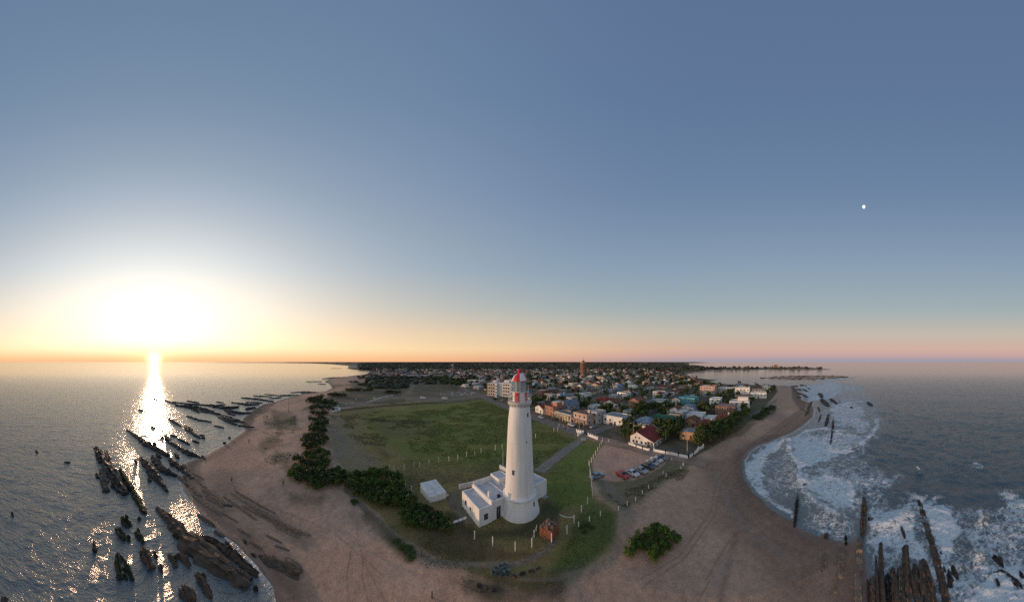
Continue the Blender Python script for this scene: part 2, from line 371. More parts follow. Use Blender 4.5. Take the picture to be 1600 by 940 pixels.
# ---------------------------------------------------------------- SEA
AZs = az_lines(.0036); RRs = r_lines(1.25, SEA)
A2, R2 = np.meshgrid(AZs, RRs); X = R2*np.sin(A2); Y = R2*np.cos(A2)
P = np.stack([X.ravel(), Y.ravel()], 1); R = R2.ravel()
SD = np.maximum(poly_sd(P, coast), poly_sd(P, isle))
PX = HX + K*A2.ravel(); PY = HY + K*(EYE-SEA)/np.maximum(R, .1); Q = np.stack([PX, PY], 1)
wob = fbm(P[:,0], P[:,1], 5, 4); fine = fbm(P[:,0], P[:,1]+90, 1.2, 3)
cell = R*.0036
east = ss(A2.ravel(), .3, 1.0)
def wave(lam, amp, ang, seed):
    c, s_ = math.cos(ang), math.sin(ang); u = P[:,0]*c+P[:,1]*s_; w = -P[:,0]*s_+P[:,1]*c
    n = vnoise(u/lam*2+seed, w/(lam*2.6)*2+seed*1.7)
    return amp*(1-np.abs(n)*1.6)*(1-ss(cell, lam/6, lam/3))
Zs = np.zeros(len(P))
for lam, amp, ang, sd_ in ((2.2,.07,.5,1),(3.6,.10,.9,5),(6.5,.15,.35,9),(11,.16,.7,13),(24,.25,.55,21),(55,.35,.5,33)):
    Zs += wave(lam, amp*(.7 if lam < 8 else .25), ang, sd_)*(1-east) + wave(lam, amp*(1.3 if lam < 8 else .6), pi-ang*.6-.3, sd_+3)*east
Zs *= ss(-SD, 0, 14)*.9+.06
# lines of breaking surf
foam = np.zeros(len(P)); 
crests = [([(1233,690),(1232,702),(1236,714),(1243,724),(1251,733),(1250,750),(1253,768),(1263,779),(1274,787),(1290,799),(1304,808)], .75, 3.2),
          ([(1343,700),(1363,680),(1371,668),(1368,655)], .7, 4.0),
          ([(1235,700),(1245,684),(1262,675),(1292,671),(1320,676)], .45, 4.0),
          ([(1170,722),(1171,748),(1186,768),(1206,787),(1233,801)], .16, 2.0),
          ([(1375,822),(1395,819),(1412,806)], .5, 2.0), ([(1530,806),(1534,816),(1530,820)], .5, 1.3), ([(1433,736),(1437,740)], .6, .8), ([(1522,868),(1527,874)], .7, 1.0),
          ([(1300,640),(1325,630),(1352,628)], .5, 5)]
for pts, amp, w in crests:
    pw = np.array([ray(x, y, SEA) for x, y in pts]); d = poly_sd(P, pw, closed=False)
    Zs += 1.35*amp*np.exp(-(d/w)**2)*(1+.6*wob)
    foam = np.maximum(foam, (.62+.25*wob)*np.exp(-(d/(w*.6))**2))
def fz(pts, amp, soft=10, jit=12):
    global foam
    d = poly_sd(Q, np.array(pts, float)); sc = np.clip((PY-HY)/150, .15, 1.5)
    foam = np.maximum(foam, amp*ss(d+jit*sc*wob+6*sc*fine, -soft*sc, soft*sc))
fz([(1163,740),(1175,712),(1195,694),(1235,682),(1222,700),(1205,712),(1192,735),(1198,765),(1232,800),(1180,775)], .66, 6, 6)
fz([(1190,735),(1222,700),(1240,735),(1245,790),(1210,780)], .40)
fz([(1233,702),(1243,724),(1252,735),(1253,765),(1275,787),(1304,807),(1338,803),(1347,783),(1338,752),(1290,742),(1268,752),(1262,735),(1300,718),(1335,706),(1300,692),(1240,684)], .66, 6, 8)
fz([(1262,740),(1290,728),(1350,738),(1420,745),(1400,770),(1340,780),(1300,770)], .50)
fz([(1240,684),(1300,672),(1370,678),(1345,700),(1300,715),(1255,725)], .56)
fz([(1295,640),(1300,622),(1340,626),(1352,645),(1362,668),(1350,684),(1310,676),(1300,660)], .55, 18, 30)
fz([(1250,603),(1300,596),(1320,602),(1300,625),(1262,628)], .55, 4, 5)
fz([(1296,606),(1340,600),(1355,606),(1300,618)], .45, 4, 5)
fz([(1285,590),(1340,588),(1330,594),(1270,598)], .45, 3, 3)
fz([(1245,810),(1300,815),(1340,830),(1320,850),(1262,833)], .45)
fz([(1353,800),(1395,800),(1425,780),(1445,850),(1460,900),(1432,888),(1395,860),(1358,890)], .62)
fz([(1430,775),(1480,795),(1505,830),(1500,880),(1475,900),(1450,845)], .70)
fz([(1500,830),(1600,800),(1600,960),(1480,960),(1470,905),(1510,880)], .50)
fz([(1560,880),(1600,870),(1620,960),(1490,960),(1530,900)], .68)
fz([(1395,770),(1470,780),(1440,800),(1400,800)], .5)
fz([(1560,770),(1620,765),(1620,830),(1570,820)], .55)
fz([(1515,727),(1540,727),(1538,736),(1518,735)], .55, 3, 4)
fz([(1354,880),(1380,880),(1440,890),(1440,960),(1356,960)], .30)
fz([(1310,635),(1330,650),(1330,690),(1300,690)], .35)
fz([(1163,735),(1175,708),(1235,678),(1268,655),(1285,630),(1255,610),(1300,594),(1345,600),(1375,625),(1385,670),(1360,700),(1400,740),(1420,790),(1390,820),(1340,850),(1290,845),(1235,805),(1180,768)], .40, 22, 34)
fz([(1350,795),(1420,775),(1500,790),(1560,800),(1620,790),(1620,960),(1350,960)], .38, 10, 14)
shore = np.exp(-np.abs(SD+.4)/1.2)
foam = np.maximum(foam, shore*.62*(P[:,0] > 0)*ss(R, 30, 60)*(R < 400))
foam = np.maximum(foam, shore*.50*(P[:,0] < 0)*(R < 220))
foam = foam*ss(-SD, -1.5, .2)
m = bpy.data.materials.new('sea_water'); m.use_nodes = True; t = m.node_tree; b = t.nodes['Principled BSDF']
at = t.nodes.new('ShaderNodeVertexColor'); at.layer_name = 'surf'
geo = t.nodes.new('ShaderNodeNewGeometry')
sepc = t.nodes.new('ShaderNodeSeparateColor'); t.links.new(at.outputs['Color'], sepc.inputs[0])
mp = t.nodes.new('ShaderNodeMapping'); mp.inputs['Scale'].default_value = (1, 1, .3); t.links.new(geo.outputs['Position'], mp.inputs[0])
# net-like foam
w1 = t.nodes.new('ShaderNodeTexNoise'); w1.inputs['Scale'].default_value = .8; w1.inputs['Detail'].default_value = 3; t.links.new(mp.outputs[0], w1.inputs['Vector'])
wm = t.nodes.new('ShaderNodeVectorMath'); wm.operation = 'MULTIPLY_ADD'; t.links.new(w1.outputs['Color'], wm.inputs[0]); wm.inputs[1].default_value = (2.2,2.2,0); t.links.new(mp.outputs[0], wm.inputs[2])
vo = t.nodes.new('ShaderNodeTexVoronoi'); vo.feature = 'DISTANCE_TO_EDGE'; vo.inputs['Scale'].default_value = .75; t.links.new(wm.outputs[0], vo.inputs['Vector'])
vo2 = t.nodes.new('ShaderNodeTexVoronoi'); vo2.feature = 'DISTANCE_TO_EDGE'; vo2.inputs['Scale'].default_value = 2.1; t.links.new(wm.outputs[0], vo2.inputs['Vector'])
nz = t.nodes.new('ShaderNodeTexNoise'); nz.inputs['Scale'].default_value = .55; nz.inputs['Detail'].default_value = 9; nz.inputs['Roughness'].default_value = .72; t.links.new(mp.outputs[0], nz.inputs['Vector'])
net = tmath('ADD', tmath('MULTIPLY', tmath('SUBTRACT', .35, vo.outputs['Distance']), .9), tmath('MULTIPLY', tmath('SUBTRACT', .3, vo2.outputs['Distance']), .55))
nz3 = t.nodes.new('ShaderNodeTexNoise'); nz3.inputs['Scale'].default_value = 2.6; nz3.inputs['Detail'].default_value = 6; nz3.inputs['Roughness'].default_value = .75; t.links.new(mp.outputs[0], nz3.inputs['Vector'])
f = tmath('ADD', tmath('ADD', tmath('ADD', tmath('MULTIPLY', nz.outputs['Fac'], 1.6), tmath('MULTIPLY', nz3.outputs['Fac'], 1.3)), net), tmath('MULTIPLY', sepc.outputs[0], 1.75))
fm = t.nodes.new('ShaderNodeMapRange'); fm.interpolation_type = 'SMOOTHSTEP'; t.links.new(f, fm.inputs[0]); fm.inputs[1].default_value = 2.26; fm.inputs[2].default_value = 2.95
gate = t.nodes.new('ShaderNodeMapRange'); t.links.new(sepc.outputs[0], gate.inputs[0]); gate.inputs[1].default_value = .04; gate.inputs[2].default_value = .25
fo = tmath('MULTIPLY', fm.outputs[0], gate.outputs[0])
mx = t.nodes.new('ShaderNodeMix'); mx.data_type = 'RGBA'; t.links.new(fo, mx.inputs[0]); mx.inputs[7].default_value = (.66,.71,.73,1)
mw = t.nodes.new('ShaderNodeMix'); mw.data_type = 'RGBA'; t.links.new(sepc.outputs[1], mw.inputs[0]); mw.inputs[6].default_value = (.028,.050,.056,1); mw.inputs[7].default_value = (.085,.110,.110,1)
t.links.new(mw.outputs[2], mx.inputs[6]); t.links.new(mx.outputs[2], b.inputs['Base Color'])
ro = t.nodes.new('ShaderNodeMapRange'); t.links.new(fo, ro.inputs[0]); t.links.new(tmath('SUBTRACT', .24, tmath('MULTIPLY', sepc.outputs[2], .12)), ro.inputs[3]); ro.inputs[4].default_value = .8; t.links.new(ro.outputs[0], b.inputs['Roughness'])
b.inputs['IOR'].default_value = 2.3
def wn(scale, sx, sy, rot, det=4):
    q = t.nodes.new('ShaderNodeMapping'); q.inputs['Scale'].default_value = (sx, sy, .2); q.inputs['Rotation'].default_value = (0, 0, rot); t.links.new(geo.outputs['Position'], q.inputs[0])
    n = t.nodes.new('ShaderNodeTexNoise'); n.inputs['Scale'].default_value = scale; n.inputs['Detail'].default_value = det; n.inputs['Roughness'].default_value = .62; t.links.new(q.outputs[0], n.inputs['Vector']); return n.outputs['Fac']
hh = tmath('ADD', tmath('MULTIPLY', wn(1.3, 1.0, .5, -.9, 6), .62), tmath('MULTIPLY', wn(.42, 1, .45, .5), .9))
hh = tmath('ADD', hh, tmath('MULTIPLY', wn(.09, 1, .6, .2, 3), .8))
bp = t.nodes.new('ShaderNodeBump'); t.links.new(tmath('SUBTRACT', .80, tmath('MULTIPLY', sepc.outputs[2], .60)), bp.inputs['Strength']); bp.inputs['Distance'].default_value = .9
t.links.new(hh, bp.inputs['Height']); t.links.new(bp.outputs[0], b.inputs['Normal'])
shallow = ss(SD, -16, 0)
keep = (SD < 6).reshape(X.shape)
sea, used = grid_mesh('sea', X, Y, (SEA+Zs).reshape(X.shape), keep, m)
setcol(sea.data, 'surf', np.stack([foam, shallow*.8, ss(R, 70, 700), foam*0+1], 1)[used])
sea['kind'] = 'structure'

# ================================================================ helpers for things
def tag(o, label, cat, group=None):
    o['label'] = label; o['category'] = cat
    if group: o['group'] = group
    return o
def empty(name, loc, rz=0.0, label=None, cat=None, group=None):
    o = bpy.data.objects.new(name, None); COL.objects.link(o); o.location = loc; o.rotation_euler = (0, 0, rz); o.empty_display_size = .5
    if label: tag(o, label, cat, group)
    return o
def copy_tree(o, parent=None):
    c = o.copy(); COL.objects.link(c); c.parent = parent
    for ch in list(o.children):
        copy_tree(ch, c)
    return c
class MB:
    def __init__(s): s.v = []; s.f = []; s.mi = []; s.m = 0
    def quad(s, pts):
        n = len(s.v); s.v += [tuple(p) for p in pts]; s.f.append(tuple(range(n, n+len(pts)))); s.mi.append(s.m); return s
    def hexa(s, b, t):
        n = len(s.v); s.v += [tuple(p) for p in b]+[tuple(p) for p in t]; k = len(b)
        s.f.append(tuple(n+i for i in reversed(range(k)))); s.f.append(tuple(n+k+i for i in range(k)))
        for i in range(k): j = (i+1) % k; s.f.append((n+i, n+j, n+k+j, n+k+i))
        s.mi += [s.m]*(k+2); return s
    def box(s, x0, x1, y0, y1, z0, z1):
        return s.hexa([(x0,y0,z0),(x1,y0,z0),(x1,y1,z0),(x0,y1,z0)], [(x0,y0,z1),(x1,y0,z1),(x1,y1,z1),(x0,y1,z1)])
    def bar(s, a, b, w, h=None):
        a = Vector(a); b = Vector(b); d = (b-a).normalized(); up = Vector((0,0,1)) if abs(d.z) < .95 else Vector((1,0,0))
        x = d.cross(up).normalized()*(w/2); y = x.cross(d).normalized()*((h or w)/2)
        return s.hexa([a-x-y, a+x-y, a+x+y, a-x+y][::-1], [b-x-y, b+x-y, b+x+y, b-x+y][::-1])
    def lathe(s, prof, n=24, a0=0.0, a1=2*pi, cx=0, cy=0):
        full = abs(a1-a0-2*pi) < 1e-6; k = n if full else n+1; base = len(s.v)
        for r, z in prof:
            for i in range(k):
                a = a0+(a1-a0)*i/n; s.v.append((cx+r*math.cos(a), cy+r*math.sin(a), z))
        for j in range(len(prof)-1):
            for i in range(n):
                i2 = (i+1) % k; s.f.append((base+j*k+i, base+j*k+i2, base+(j+1)*k+i2, base+(j+1)*k+i)); s.mi.append(s.m)
        return s
    def build(s, name, m, parent=None, smooth=False, mats=None):
        return mesh_obj(name, s.v, s.f, m, parent, mats=mats, idx=s.mi if mats else None, smooth=smooth)

M = {}
M['white'] = mat('whitewash', (.82,.81,.79), .85, .10, 1.1, .06, 2.0, zs=.16)
M['white2'] = mat('weathered_whitewash', (.74,.73,.71), .9, .16, .8, .08, 3)
M['roofgrey'] = mat('pale_roof_coating', (.56,.57,.60), .9, .14, .6)
M['redpaint'] = mat('red_paint', (.62,.035,.045), .5, .12, 2)
M['glass'] = mat('window_glass', (.03,.035,.045), .12, .2, 1, spec=.6)
M['dark'] = mat('dark_paint', (.03,.035,.04), .5, .2, 2)
M['frame'] = mat('grey_green_frame', (.42,.46,.46), .6, .1, 3)
M['concrete'] = mat('concrete', (.42,.41,.39), .9, .2, 2, .3)
M['post'] = mat('white_post_paint', (.78,.76,.70), .8, .12, 6)
M['asphalt'] = mat('asphalt', (.235,.20,.17), .95, .25, .6, .3)
M['dirt'] = mat('dirt_road', (.36,.25,.185), .95, .2, .25, .3)
M['pave'] = mat('paved_path', (.27,.235,.20), .95, .18, .8, .2)
M['rubble'] = mat('red_rubble_stone', (.28,.14,.09), .95, .5, 1.3, .8, 5, col2=(.20,.14,.11))
M['brick'] = mat('red_brick', (.42,.12,.055), .9, .25, 2.0)
M['steel'] = mat('galvanised_steel', (.5,.5,.5), .45, .1, 4, metallic=.6)
M['wood'] = mat('weathered_wood', (.12,.08,.055), .9, .3, 6)
M['skin'] = mat('skin', (.50,.30,.21), .6, .05, 3)
M['rubber'] = mat('tyre_rubber', (.02,.02,.02), .8, .1, 4)
M['chrome'] = mat('wheel_metal', (.5,.5,.52), .3, .1, 4, metallic=.8)
M['lamp'] = mat('lamp_glass', (.75,.75,.7), .2, .05, 4)
M['taillamp'] = mat('tail_lamp', (.5,.02,.02), .3, .05, 4)
ta, tb = Vector((.461,-.887,0)), Vector((.887,.461,0))   # along the main road, and inland to the right of it
ROT = math.atan2(tb.y, tb.x)                             # town grid: local x = tb, local y = -ta

# ---------------------------------------------------------------- moon
mm = bpy.data.materials.new('moonlight'); mm.use_nodes = True; b = mm.node_tree.nodes['Principled BSDF']
no = mm.node_tree.nodes.new('ShaderNodeTexNoise'); no.inputs['Scale'].default_value = .012
mr = mm.node_tree.nodes.new('ShaderNodeMapRange'); mm.node_tree.links.new(no.outputs['Fac'], mr.inputs[0]); mr.inputs[3].default_value = .75; mr.inputs[4].default_value = 1.25
tcn = mm.node_tree.nodes.new('ShaderNodeTexCoord'); mm.node_tree.links.new(tcn.outputs['Object'], no.inputs['Vector'])
b.inputs['Base Color'].default_value = (.3,.3,.3,1); b.inputs['Emission Color'].default_value = (.92,1,1,1); mm.node_tree.links.new(mr.outputs[0], b.inputs['Emission Strength'])
bm = bmesh.new(); bmesh.ops.create_icosphere(bm, subdivisions=4, radius=82); me = bpy.data.meshes.new('moon'); bm.to_mesh(me); bm.free(); me.materials.append(mm)
me.polygons.foreach_set('use_smooth', [True]*len(me.polygons))
o = bpy.data.objects.new('moon', me); COL.objects.link(o); a = (1349.7-800)/K; e = math.atan(242/K)
o.location = (15000*math.sin(a)*math.cos(e), 15000*math.cos(a)*math.cos(e), 15000*math.sin(e)+EYE); tag(o, 'small bright white moon high in the sky over the surf', 'moon')

# ---------------------------------------------------------------- roads as strips on the ground
def strip(name, pts, w, m, up, step=3.0, kerb=0):
    pts = [Vector((p[0], p[1])) for p in pts]; out = []
    for i in range(len(pts)-1):
        n = max(1, int((pts[i+1]-pts[i]).length/step)); out += [pts[i].lerp(pts[i+1], k/n) for k in range(n)]
    out.append(pts[-1]); V = []; F = []; ks = [-.5, -.25, 0, .25, .5]
    for i, p in enumerate(out):
        d = (out[min(i+1, len(out)-1)]-out[max(i-1, 0)]).normalized(); nrm_ = Vector((-d.y, d.x))
        for k in ks:
            q = p+nrm_*(w*k*(1+.06*math.sin(i*1.7+k*3))); V.append((q.x, q.y, 0))
    zz = height([v[0] for v in V], [v[1] for v in V]); V = [(v[0], v[1], z+up) for v, z in zip(V, zz)]; c = len(ks)
    for i in range(len(out)-1):
        for k in range(c-1): a = i*c+k; F.append((a, a+c, a+c+1, a+1))
    o = mesh_obj(name, V, F, m); o['kind'] = 'structure'; return o
J = Vector((31.0, 95.0, 0))
def TP(u, v): p = J + tb*u - ta*v; return (p.x, p.y)
strip('road', [TP(0,430), TP(0,250), TP(0,125), TP(0,50), TP(0,0)], 7.0, M['asphalt'], .07)
strip('road', [TP(0,0), TP(0,-14), TP(.5,-40), TP(1,-52)], 6.0, M['dirt'], .085)
strip('road', [TP(3.4,0), TP(60,-1), TP(130,-2)], 6.0, M['asphalt'], .078)
for i, v in enumerate((62, 124, 188, 254, 322, 392)):
    strip('road', [TP(3.4, v), TP(100, v), TP(215-v*.12, v)], 6.0, M['asphalt'], .078)
for i, u in enumerate((70, 140)):
    strip('road', [TP(u, 3), TP(u, 200), TP(u, 420)], 6.0, M['asphalt'], .064)
strip('footpath', [G(842,737)[:2], G(860,722)[:2], G(885,703)[:2], G(909,686.5)[:2], G(913,682)[:2]], 3.6, M['pave'], .05, 1.5)

# ================================================================ lighthouse
LX, LY = ray(812, 796.5); LZ = 0.0
lh = empty('lighthouse', (LX, LY, LZ), 0, 'tall white round lighthouse with red and white lantern beside the low white buildings', 'lighthouse')
face = math.atan2(-LY, -LX)      # towards the camera
MB().lathe([(0,-.3),(4.26,-.3),(4.24,.25),(3.98,1.2),(3.72,2.5),(3.60,3.55),(3.60,3.9),(3.25,3.92),(0,3.92)], 72).build('drum_base', M['white'], lh, True)
MB().lathe([(3.62,3.55),(3.68,3.57),(3.68,3.78),(3.62,3.80)], 72).build('base_moulding', M['white2'], lh, True)
MB().lathe([(3.16,3.90),(3.09,5),(3.0,6.6),(2.83,10.5),(2.66,15),(2.44,19.3),(2.15,21.8),(2.06,22.2),(0,22.2)], 72).build('tower_shaft', M['white'], lh, True)
MB().lathe([(2.0,22.18),(2.12,22.22),(2.14,22.5),(2.3,22.62),(2.5,22.95),(2.55,23.0),(2.55,23.22),(0,23.22)], 64).build('gallery_deck', M['white2'], lh, False)
for k in range(24):
    a = 2*pi*k/24
    mb = MB(); c, s = math.cos(a), math.sin(a); mb.bar((2.12*c,2.12*s,22.3), (2.46*c,2.46*s,22.86), .16, .16); mb.build('corbel', M['white2'], lh)
for z in (23.75, 24.15, 24.5):
    MB().lathe([(2.42,z),(2.46,z),(2.46,z+.05),(2.42,z+.05),(2.42,z)], 48).build('gallery_rail', M['white2'], lh)
for k in range(28):
    a = 2*pi*k/28; c, s = math.cos(a)*2.44, math.sin(a)*2.44
    MB().box(c-.03,c+.03,s-.03,s+.03,23.2,24.56).build('baluster', M['white2'], lh)
# striped watch room wall: eight panels, red and white in turn
for k in range(8):
    a0 = face + (k)*pi/4
    MB().lathe([(1.50,23.2),(1.50,25.22)], 8, a0+.002, a0+pi/4-.002).build('wall_panel', M['redpaint'] if k % 2 == 1 else M['white'], lh, True)
MB().lathe([(1.28,25.2),(1.72,25.2),(1.72,25.3),(1.28,25.3)], 40).build('lantern_sill', M['white2'], lh)
ng = 12
for k in range(ng):
    a0 = face+2*pi*k/ng+.13; a1 = a0+2*pi/ng
    for z0, z1 in ((25.36,26.42),(26.5,27.5)):
        r = 1.36; p0 = (r*math.cos(a0+.03), r*math.sin(a0+.03)); p1 = (r*math.cos(a1-.03), r*math.sin(a1-.03))
        MB().hexa([(p0[0],p0[1],z0),(p1[0],p1[1],z0),(p1[0]*.985,p1[1]*.985,z0),(p0[0]*.985,p0[1]*.985,z0)], [(p0[0],p0[1],z1),(p1[0],p1[1],z1),(p1[0]*.985,p1[1]*.985,z1),(p0[0]*.985,p0[1]*.985,z1)]).build('pane', None or M.setdefault('lantern_glass', mat('lantern_glass', (.30,.36,.40), .08, .1, 1, spec=.8)), lh)
    MB().bar((1.38*math.cos(a0),1.38*math.sin(a0),25.25), (1.38*math.cos(a0),1.38*math.sin(a0),27.6), .09).build('mullion', M['frame'], lh)
for z in (25.3, 26.43, 27.5):
    MB().lathe([(1.34,z),(1.42,z),(1.42,z+.09),(1.34,z+.09)], 24).build('glazing_ring', M['frame'], lh)
for k in range(10):   # guard rail round the glass
    a = 2*pi*k/10+.2; c, s = math.cos(a)*1.98, math.sin(a)*1.98
    MB().box(c-.022,c+.022,s-.022,s+.022,24.5,26.5).build('guard_stanchion', M['white2'], lh)
MB().lathe([(1.96,26.45),(2.0,26.45),(2.0,26.5),(1.96,26.5),(1.96,26.45)], 40).build('guard_rail', M['white2'], lh)
MB().lathe([(.45,25.2),(.62,25.8),(.70,26.4),(.62,27.0),(.4,27.45)], 20).build('lens', M['lamp'], lh, True)
for k in range(6):
    a0 = face + k*pi/3
    MB().lathe([(1.62,27.56),(1.61,27.72),(1.52,28.08),(1.30,28.48),(.98,28.83),(.62,29.08),(.40,29.16)], 6, a0+.001, a0+pi/3-.001).build('cupola_panel', M['redpaint'] if k % 2 == 1 else M['white'], lh, True)
MB().lathe([(1.3,27.55),(1.66,27.53),(1.66,27.6)], 36).build('cupola_eave', M['redpaint'], lh)
MB().lathe([(.38,29.1),(.40,29.3),(.30,29.38),(.44,29.5),(.5,29.68),(.42,29.9),(.2,30.02),(.06,30.1),(0,30.1)], 20).build('ventilator_ball', M['redpaint'], lh, True)
MB().box(-.03,.03,-.03,.03,30.05,31.1).build('lightning_rod', M['dark'], lh)
def shaft_r(z):
    pr = [(3.9,3.16),(6.6,3.0),(10.5,2.83),(15,2.66),(19.3,2.44),(21.8,2.15)]
    for (z0,r0),(z1,r1) in zip(pr, pr[1:]):
        if z0 <= z <= z1: return r0+(r1-r0)*(z-z0)/(z1-z0)
    return 3.1
for off, z, w, h in ((-.47, 9.2, .42, .95), (.80, 20.6, .34, .8), (.55, 15.3, .18, .35)):
    a = face+off; r = shaft_r(z)+.0; c, s = math.cos(a), math.sin(a)
    t_ = Vector((-s, c, 0)); n_ = Vector((c, s, 0)); ctr = n_*r+Vector((0,0,z))
    def obx(w, h, d0, d1, nm, m, par):
        return MB().hexa([ctr-t_*w/2+n_*d0-Vector((0,0,h/2)), ctr+t_*w/2+n_*d0-Vector((0,0,h/2)), ctr+t_*w/2+n_*d1-Vector((0,0,h/2)), ctr-t_*w/2+n_*d1-Vector((0,0,h/2))],
                         [ctr-t_*w/2+n_*d0+Vector((0,0,h/2)), ctr+t_*w/2+n_*d0+Vector((0,0,h/2)), ctr+t_*w/2+n_*d1+Vector((0,0,h/2)), ctr-t_*w/2+n_*d1+Vector((0,0,h/2))]).build(nm, m, par)
    fr = obx(w+.16, h+.16, -.2, .05, 'window', M['white2'], lh); obx(w, h, -.1, .065, 'pane', M['glass'], fr)
a = face+.9; c, s = math.cos(a), math.sin(a); ctr = Vector((c*3.74, s*3.74, 2.6)); t_ = Vector((-s,c,0)); n_ = Vector((c,s,0)); 
obx(.28, .9, -.25, .04, 'window', M['glass'], lh)

# ---------------------------------------------------------------- keepers' house (local axes: x along the front, y to the back)
kb = G(748.8, 823.9); th = math.radians(38.5)
kh = empty('keepers_house', (kb.x, kb.y, 0), th, 'low white flat-roofed keepers house wrapped round the lighthouse foot', 'house')
def wing(x0, x1, y0, y1, h, par=.28, tk=.22, roof='roofgrey', cap=None):
    mb = MB()
    mb.box(x0, x1, y0, y0+tk, -.2, h).box(x0, x1, y1-tk, y1, -.2, h).box(x0, x0+tk, y0+tk, y1-tk, -.2, h).box(x1-tk, x1, y0+tk, y1-tk, -.2, h)
    mb.build('wall', M['white'], kh); MB().box(x0+tk, x1-tk, y0+tk, y1-tk, h-par-.15, h-par).build('roof', M[roof], kh)
wing(0, 2.9, 0, 7.4, 3.38)
wing(2.904, 9.2, .12, 8.2, 3.75, .5)
wing(11.2, 18.0, -.6, 3.9, 3.65, .22)
wing(8.2, 11.2, 5.2, 8.6, 4.7, .12)
MB().box(2.75, 3.15, -.06, 7.5, 3.36, 4.12).build('parapet', M['white'], kh)
MB().box(7.0, 7.2, .3, 8.0, 3.2, 3.6).build('parapet', M['white'], kh)
MB().box(3.3, 8.2, 8.2, 8.42, 2.9, 4.25).build('parapet', M['white'], kh)
MB().box(3.12, 3.55, 1.5, 1.93, 3.2, 5.1).build('chimney', M['white'], kh)
MB().box(5.4, 5.9, 1.3, 1.8, 3.2, 3.75).build('roof_hatch', M['dark'], kh)
# windows and doors: (x0,x1,z0,z1) on the front, (y0,y1,z0,z1) on the left side
def fwin(x0, x1, z0, z1, y=0.0, door=False, parent=None):
    w = MB().box(x0-.07, x1+.07, y-.045, y+.1, z0-.07, z1+.07).build('door' if door else 'window', M['white2'] if not door else M['frame'], kh)
    n = 2 if x1-x0 > .7 else 1
    for i in range(n):
        a = x0+(x1-x0)*i/n; b2 = x0+(x1-x0)*(i+1)/n
        MB().box(a+.03, b2-.03, y-.06, y+.02, z0+.02, z1-.02).build('pane', M['glass'], w)
fwin(1.05, 1.95, 1.0, 2.15); fwin(4.1, 5.05, .08, 2.45, .12, True)
def lwin(y0, y1, z0, z1, nm='window'):
    w = MB().box(-.045, .1, y0-.07, y1+.07, z0-.07, z1+.07).build(nm, M['white2'], kh)
    MB().box(-.06, .02, y0+.02, y1-.02, z0+.02, z1-.02).build('pane', M['glass'] if nm == 'window' else M['roofgrey'], w)
lwin(5.2, 6.0, 1.2, 2.2); lwin(3.2, 3.8, 1.3, 2.0); lwin(2.6, 3.5, .05, 2.1, 'door') if False else None
MB().box(-.05,.05, 2.65, 2.72, 0, 2.6).build('drainpipe', M['white2'], kh)
MB().box(-.05,.05, 3.0, 3.75, .05, 1.15).build('door_panel', M['white2'], kh)
fwin(13.2, 13.7, 1.4, 2.3, -.6)
MB().box(16.2, 17.6, -1.6, -.7, .0, .12).build('step', M['concrete'], kh)
# walls behind the house
def wall_line(name, pts, h, tk, m, label, cat='wall', piers=0, pier_h=0, group=None):
    p0 = pts[0]; o = empty(name, (p0.x, p0.y, p0.z), 0, label, cat, group)
    for a, b_ in zip(pts, pts[1:]):
        a2 = a-p0; b2 = b_-p0; zb = -.2
        MB().bar(a2+Vector((0,0,(h+zb)/2)), b2+Vector((0,0,(h+zb)/2)), tk, h-zb).build('wall', m, o)
        if piers:
            n = max(1, int((b_-a).length/piers))
            for i in range(n+1):
                q = a2.lerp(b2, i/n); s_ = tk*.9
                MB().box(q.x-s_, q.x+s_, q.y-s_, q.y+s_, q.z-.2, q.z+pier_h).build('pier', m, o)
    return o
wall_line('yard_wall', [G(717.4,764), G(735,760), G(751.5,756)], 1.15, .35, M['white2'], 'short white yard wall behind the left end of the keepers house')
wall_line('yard_wall', [G(781,731.5), G(791,737), G(800,741)], 1.1, .4, M['white2'], 'short white wall beside the thin mast behind the lighthouse')
# shed
sh = G(675, 779); 
A_, B_, C_ = G(653,770.5), G(672,785.5), G(697,778)
ux = (C_-B_); ang = math.atan2(ux.y, ux.x); ld_ = (A_-B_).length
sd_ = empty('shed', (B_.x, B_.y, B_.z), ang, 'windowless white shed with a low roof left of the keepers house', 'shed')
w_ = ux.length; loc = Matrix.Rotation(-ang, 3, 'Z') @ (A_-B_); dx, dy = loc.x, loc.y
base = [(0,0),(w_,0),(w_+dx*.3,dy),(dx*.3,dy)]
MB().hexa([(x,y,-.2) for x,y in base], [(base[0][0],base[0][1],1.25),(base[1][0],base[1][1],1.25),(base[2][0],base[2][1],2.1),(base[3][0],base[3][1],2.1)]).build('wall', M['white'], sd_)
MB().hexa([(-.08,-.08,1.23),(w_+.08,-.08,1.23),(w_+dx*.3+.08,dy+.08,2.11),(dx*.3-.08,dy+.08,2.11)], [(-.08,-.08,1.35),(w_+.08,-.08,1.35),(w_+dx*.3+.08,dy+.08,2.23),(dx*.3-.08,dy+.08,2.23)]).build('roof', M['white2'], sd_)
MB().box(w_+.05, w_+.9, .4, .5, 0, .5).build('low_wall', M['white2'], sd_)
fm_ = G(786, 733); o = empty('flag_mast', fm_, 0, 'thin pale mast standing beside the short wall behind the lighthouse', 'mast')
MB().lathe([(.07,-.2),(.06,3),(.035,6.0),(0,6.05)], 8).build('pole', M['white2'], o); MB().box(-.2,.2,-.2,.2,-.1,.12).build('footing', M['concrete'], o)
mast2 = G(451, 644); o = empty('mast', mast2, 0, 'tall thin dark mast standing alone on the western dunes', 'mast')
MB().lathe([(.12,-.3),(.10,4),(.06,8.6),(0,8.7)], 8).build('pole', M['dark'], o); MB().box(-.3,.3,-.3,.3,-.1,.15).build('footing', M['concrete'], o)
